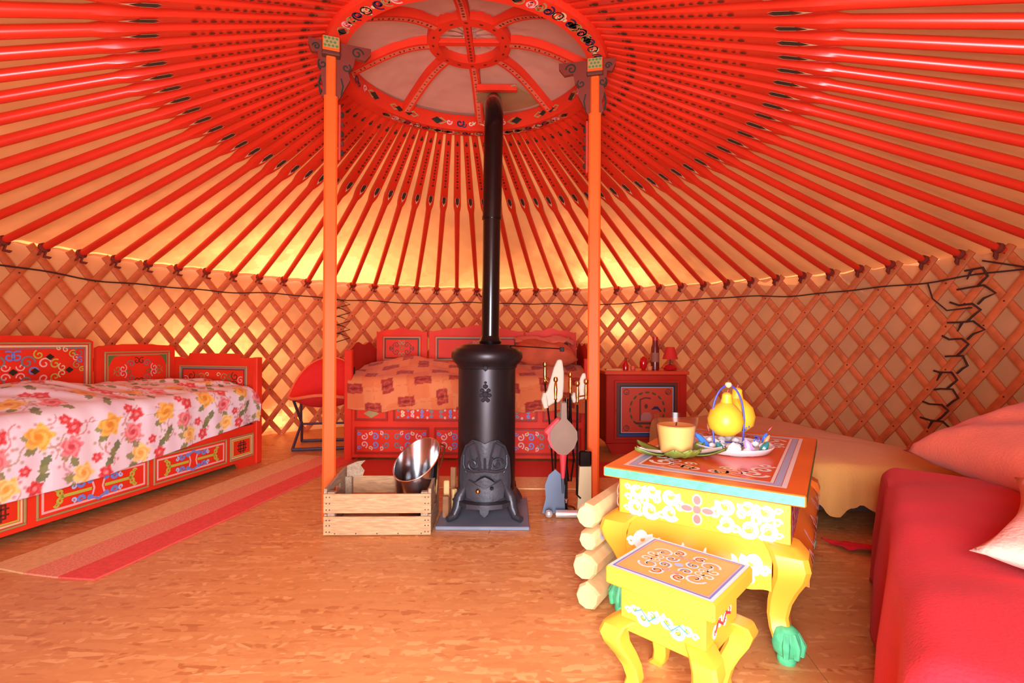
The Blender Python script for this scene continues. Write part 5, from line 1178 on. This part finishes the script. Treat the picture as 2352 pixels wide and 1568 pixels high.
wx = MB(); wx.lathe([(0, .014), (.0565, .014), (.070, .112), (.066, .116), (.03, .112), (0, .112)], (0, 0, 0), 40); wx = wx.build('wax', mat('cream_wax', (244, 200, 120), .5), t, 50)
MB().tube([(0, 0, .11), (.002, 0, .125)], .0025, 6).build('wick', ENAMEL, wx)
LFM = mat('leaf_green', (120, 130, 50), .5, var=.2, vscale=30); LFP = mat('leaf_pale', (226, 226, 214), .4)
lv = empty('leaf_wreath', (.617, 1.862, TH + .0015), 0, 'ring of green leaves with pale faces lying around the glass candle', 'wreath')
for k, (a, L, pale) in enumerate(((3.45, .15, 1), (4.35, .07, 0), (5.35, .06, 0), (5.95, .15, 1), (2.6, .12, 0), (.5, .12, 0), (1.5, .10, 0), (4.9, .06, 0))):
    lf_ = MB(); n = 12
    def leaf3(s_, w_):
        t_ = s_; x = .050 + L * .82 * t_; y = (w_ - .5) * .074 * sin(pi * min(1, t_ * .9 + .1)) ** .8; z = .003 + .030 * t_ * t_ + .010 * abs(w_ - .5) * 2; return (x * cos(a) - y * sin(a), x * sin(a) + y * cos(a), z)
    lf_.grid(n, 7, leaf3); o = lf_.build('leaf', LFM, lv, True); md = o.modifiers.new('thickness', 'SOLIDIFY'); md.thickness = .003; md.offset = 1
    if pale:
        l2 = MB(); l2.grid(n, 5, lambda s_, w_: tuple(Vector(leaf3(s_ * .9, .5 + (w_ - .5) * .86)) + Vector((0, 0, .0075)))); l2.build('pale_face', LFP, o, True)
# centrepiece
cp = empty('centrepiece_dish', (.868, 1.955, TH + .001), 0, 'white dish with blue wire handle and coloured glass pieces on the table', 'centrepiece')
MB().lathe([(0, 0), (.10, .0), (.132, .006), (.150, .028), (.146, .030), (.120, .012), (0, .010)], (0, 0, 0), 40).build('dish', mat('white_ceramic', (244, 242, 244), .25), cp, 50)
BW = mat('blue_wire', (74, 84, 190), .4, metal=.3)
for sgn in (1, -1): MB().tube([(-.012 + sgn * .060, .01 * sgn, .02)] + bez((-.016 + sgn * .064, 0, .12), (-.016 + sgn * .060, 0, .20), (-.015 + sgn * .035, 0, .255), (-.015, 0, .256), 12), .0036, 6).build('wire_handle', BW, cp, True)
MB().tube([(-.02 + .058 * cos(k * pi / 6), .05 * sin(k * pi / 6), .024) for k in range(12)], .003, 6, closed=True).build('wire_ring', BW, cp, True)
MB().tube([(x, 0.03, z) for x, z in spiral(.062, .085, .020, 1.5, 0, 1)], .003, 6).build('wire_curl', BW, cp, True); MB().tube([(x, -.02, z) for x, z in spiral(.085, .045, .016, 1.3, 2, -1)], .003, 6).build('wire_curl', BW, cp, True)
MB().lathe([(0, -.013), (.010, -.008), (.014, 0), (.010, .009), (0, .012)], (-.015, 0, .258), 12).build('pale_bead', CREAMP, cp, True)
PEB = mat('white_pebble', (240, 238, 240), .3); GT = mat('green_glass', (40, 120, 116), .2); PKG = mat('pink_glass', (226, 150, 214), .25); BG = mat('bright_blue_glass', (60, 120, 226), .2); OR = mat('amber_tip', (232, 150, 90), .4); BRN = mat('brown_tip', (140, 50, 30), .5)
random.seed(3)
for k in range(22): a = k * 2.4; r = .06 + .05 * (k % 3) / 2; MB().lathe([(0, -.012), (.012, -.007), (.017, 0), (.012, .007), (0, .012)], (r * cos(a), r * sin(a), .022 + .008 * (k % 2)), 9).build('pebble', PEB, cp, True)
for (x, y, z, m, rx, L, tilt, az) in ((-.085, -.09, .03, GT, .014, .05, .5, 0), (.085, -.085, .03, GT, .014, .055, -.6, 0), (.02, -.10, .03, PKG, .016, .075, .35, 0), (-.125, -.02, .045, BG, .012, .085, .8, 0), (.12, -.02, .05, BG, .012, .05, -.3, 0), (.11, -.05, .05, OR, .008, .05, -.55, 0), (.128, -.045, .095, BRN, .006, .035, -.7, 0), (-.04, -.11, .03, PEB, .026, .05, .15, 0), (-.085, .02, .085, BRN, .008, .04, .2, 0)):
    g_ = MB(Matrix.Translation((x, y, z)) @ Matrix.Rotation(-tilt, 4, 'Y')); g_.lathe([(0, -L * .5), (rx * .7, -L * .35), (rx, 0), (rx * .7, L * .3), (0, L * .5)], (0, 0, 0), 8); g_.build('glass_piece', m, cp, 30)
GD = mat('gourd_yellow', (240, 186, 50), .4, var=.1, vscale=20)
def gourd(loc, s, tilt, label):
    t = empty('gourd', loc, 0, label, 'gourd', 'yellow gourds in the centrepiece'); t.rotation_euler = (0, tilt, 0)
    MB().lathe([(0, 0), (.035 * s, .004 * s), (.062 * s, .030 * s), (.068 * s, .064 * s), (.058 * s, .098 * s), (.036 * s, .121 * s), (.023 * s, .131 * s), (.019 * s, .150 * s), (.018 * s, .164 * s), (.010 * s, .171 * s), (0, .172 * s)], (0, 0, 0), 28).build('gourd_body', GD, t, True); MB().tube([(0, 0, .169 * s), (.004, 0, .182 * s)], .004, 6).build('stem', BRN, t, True)
gourd((.838, 1.955, TH + .058), 1.0, 0.06, 'round yellow gourd in front with the wire crossing it'); gourd((.925, 2.045, TH + .058), 1.06, .02, 'yellow gourd with taller neck behind the front gourd')
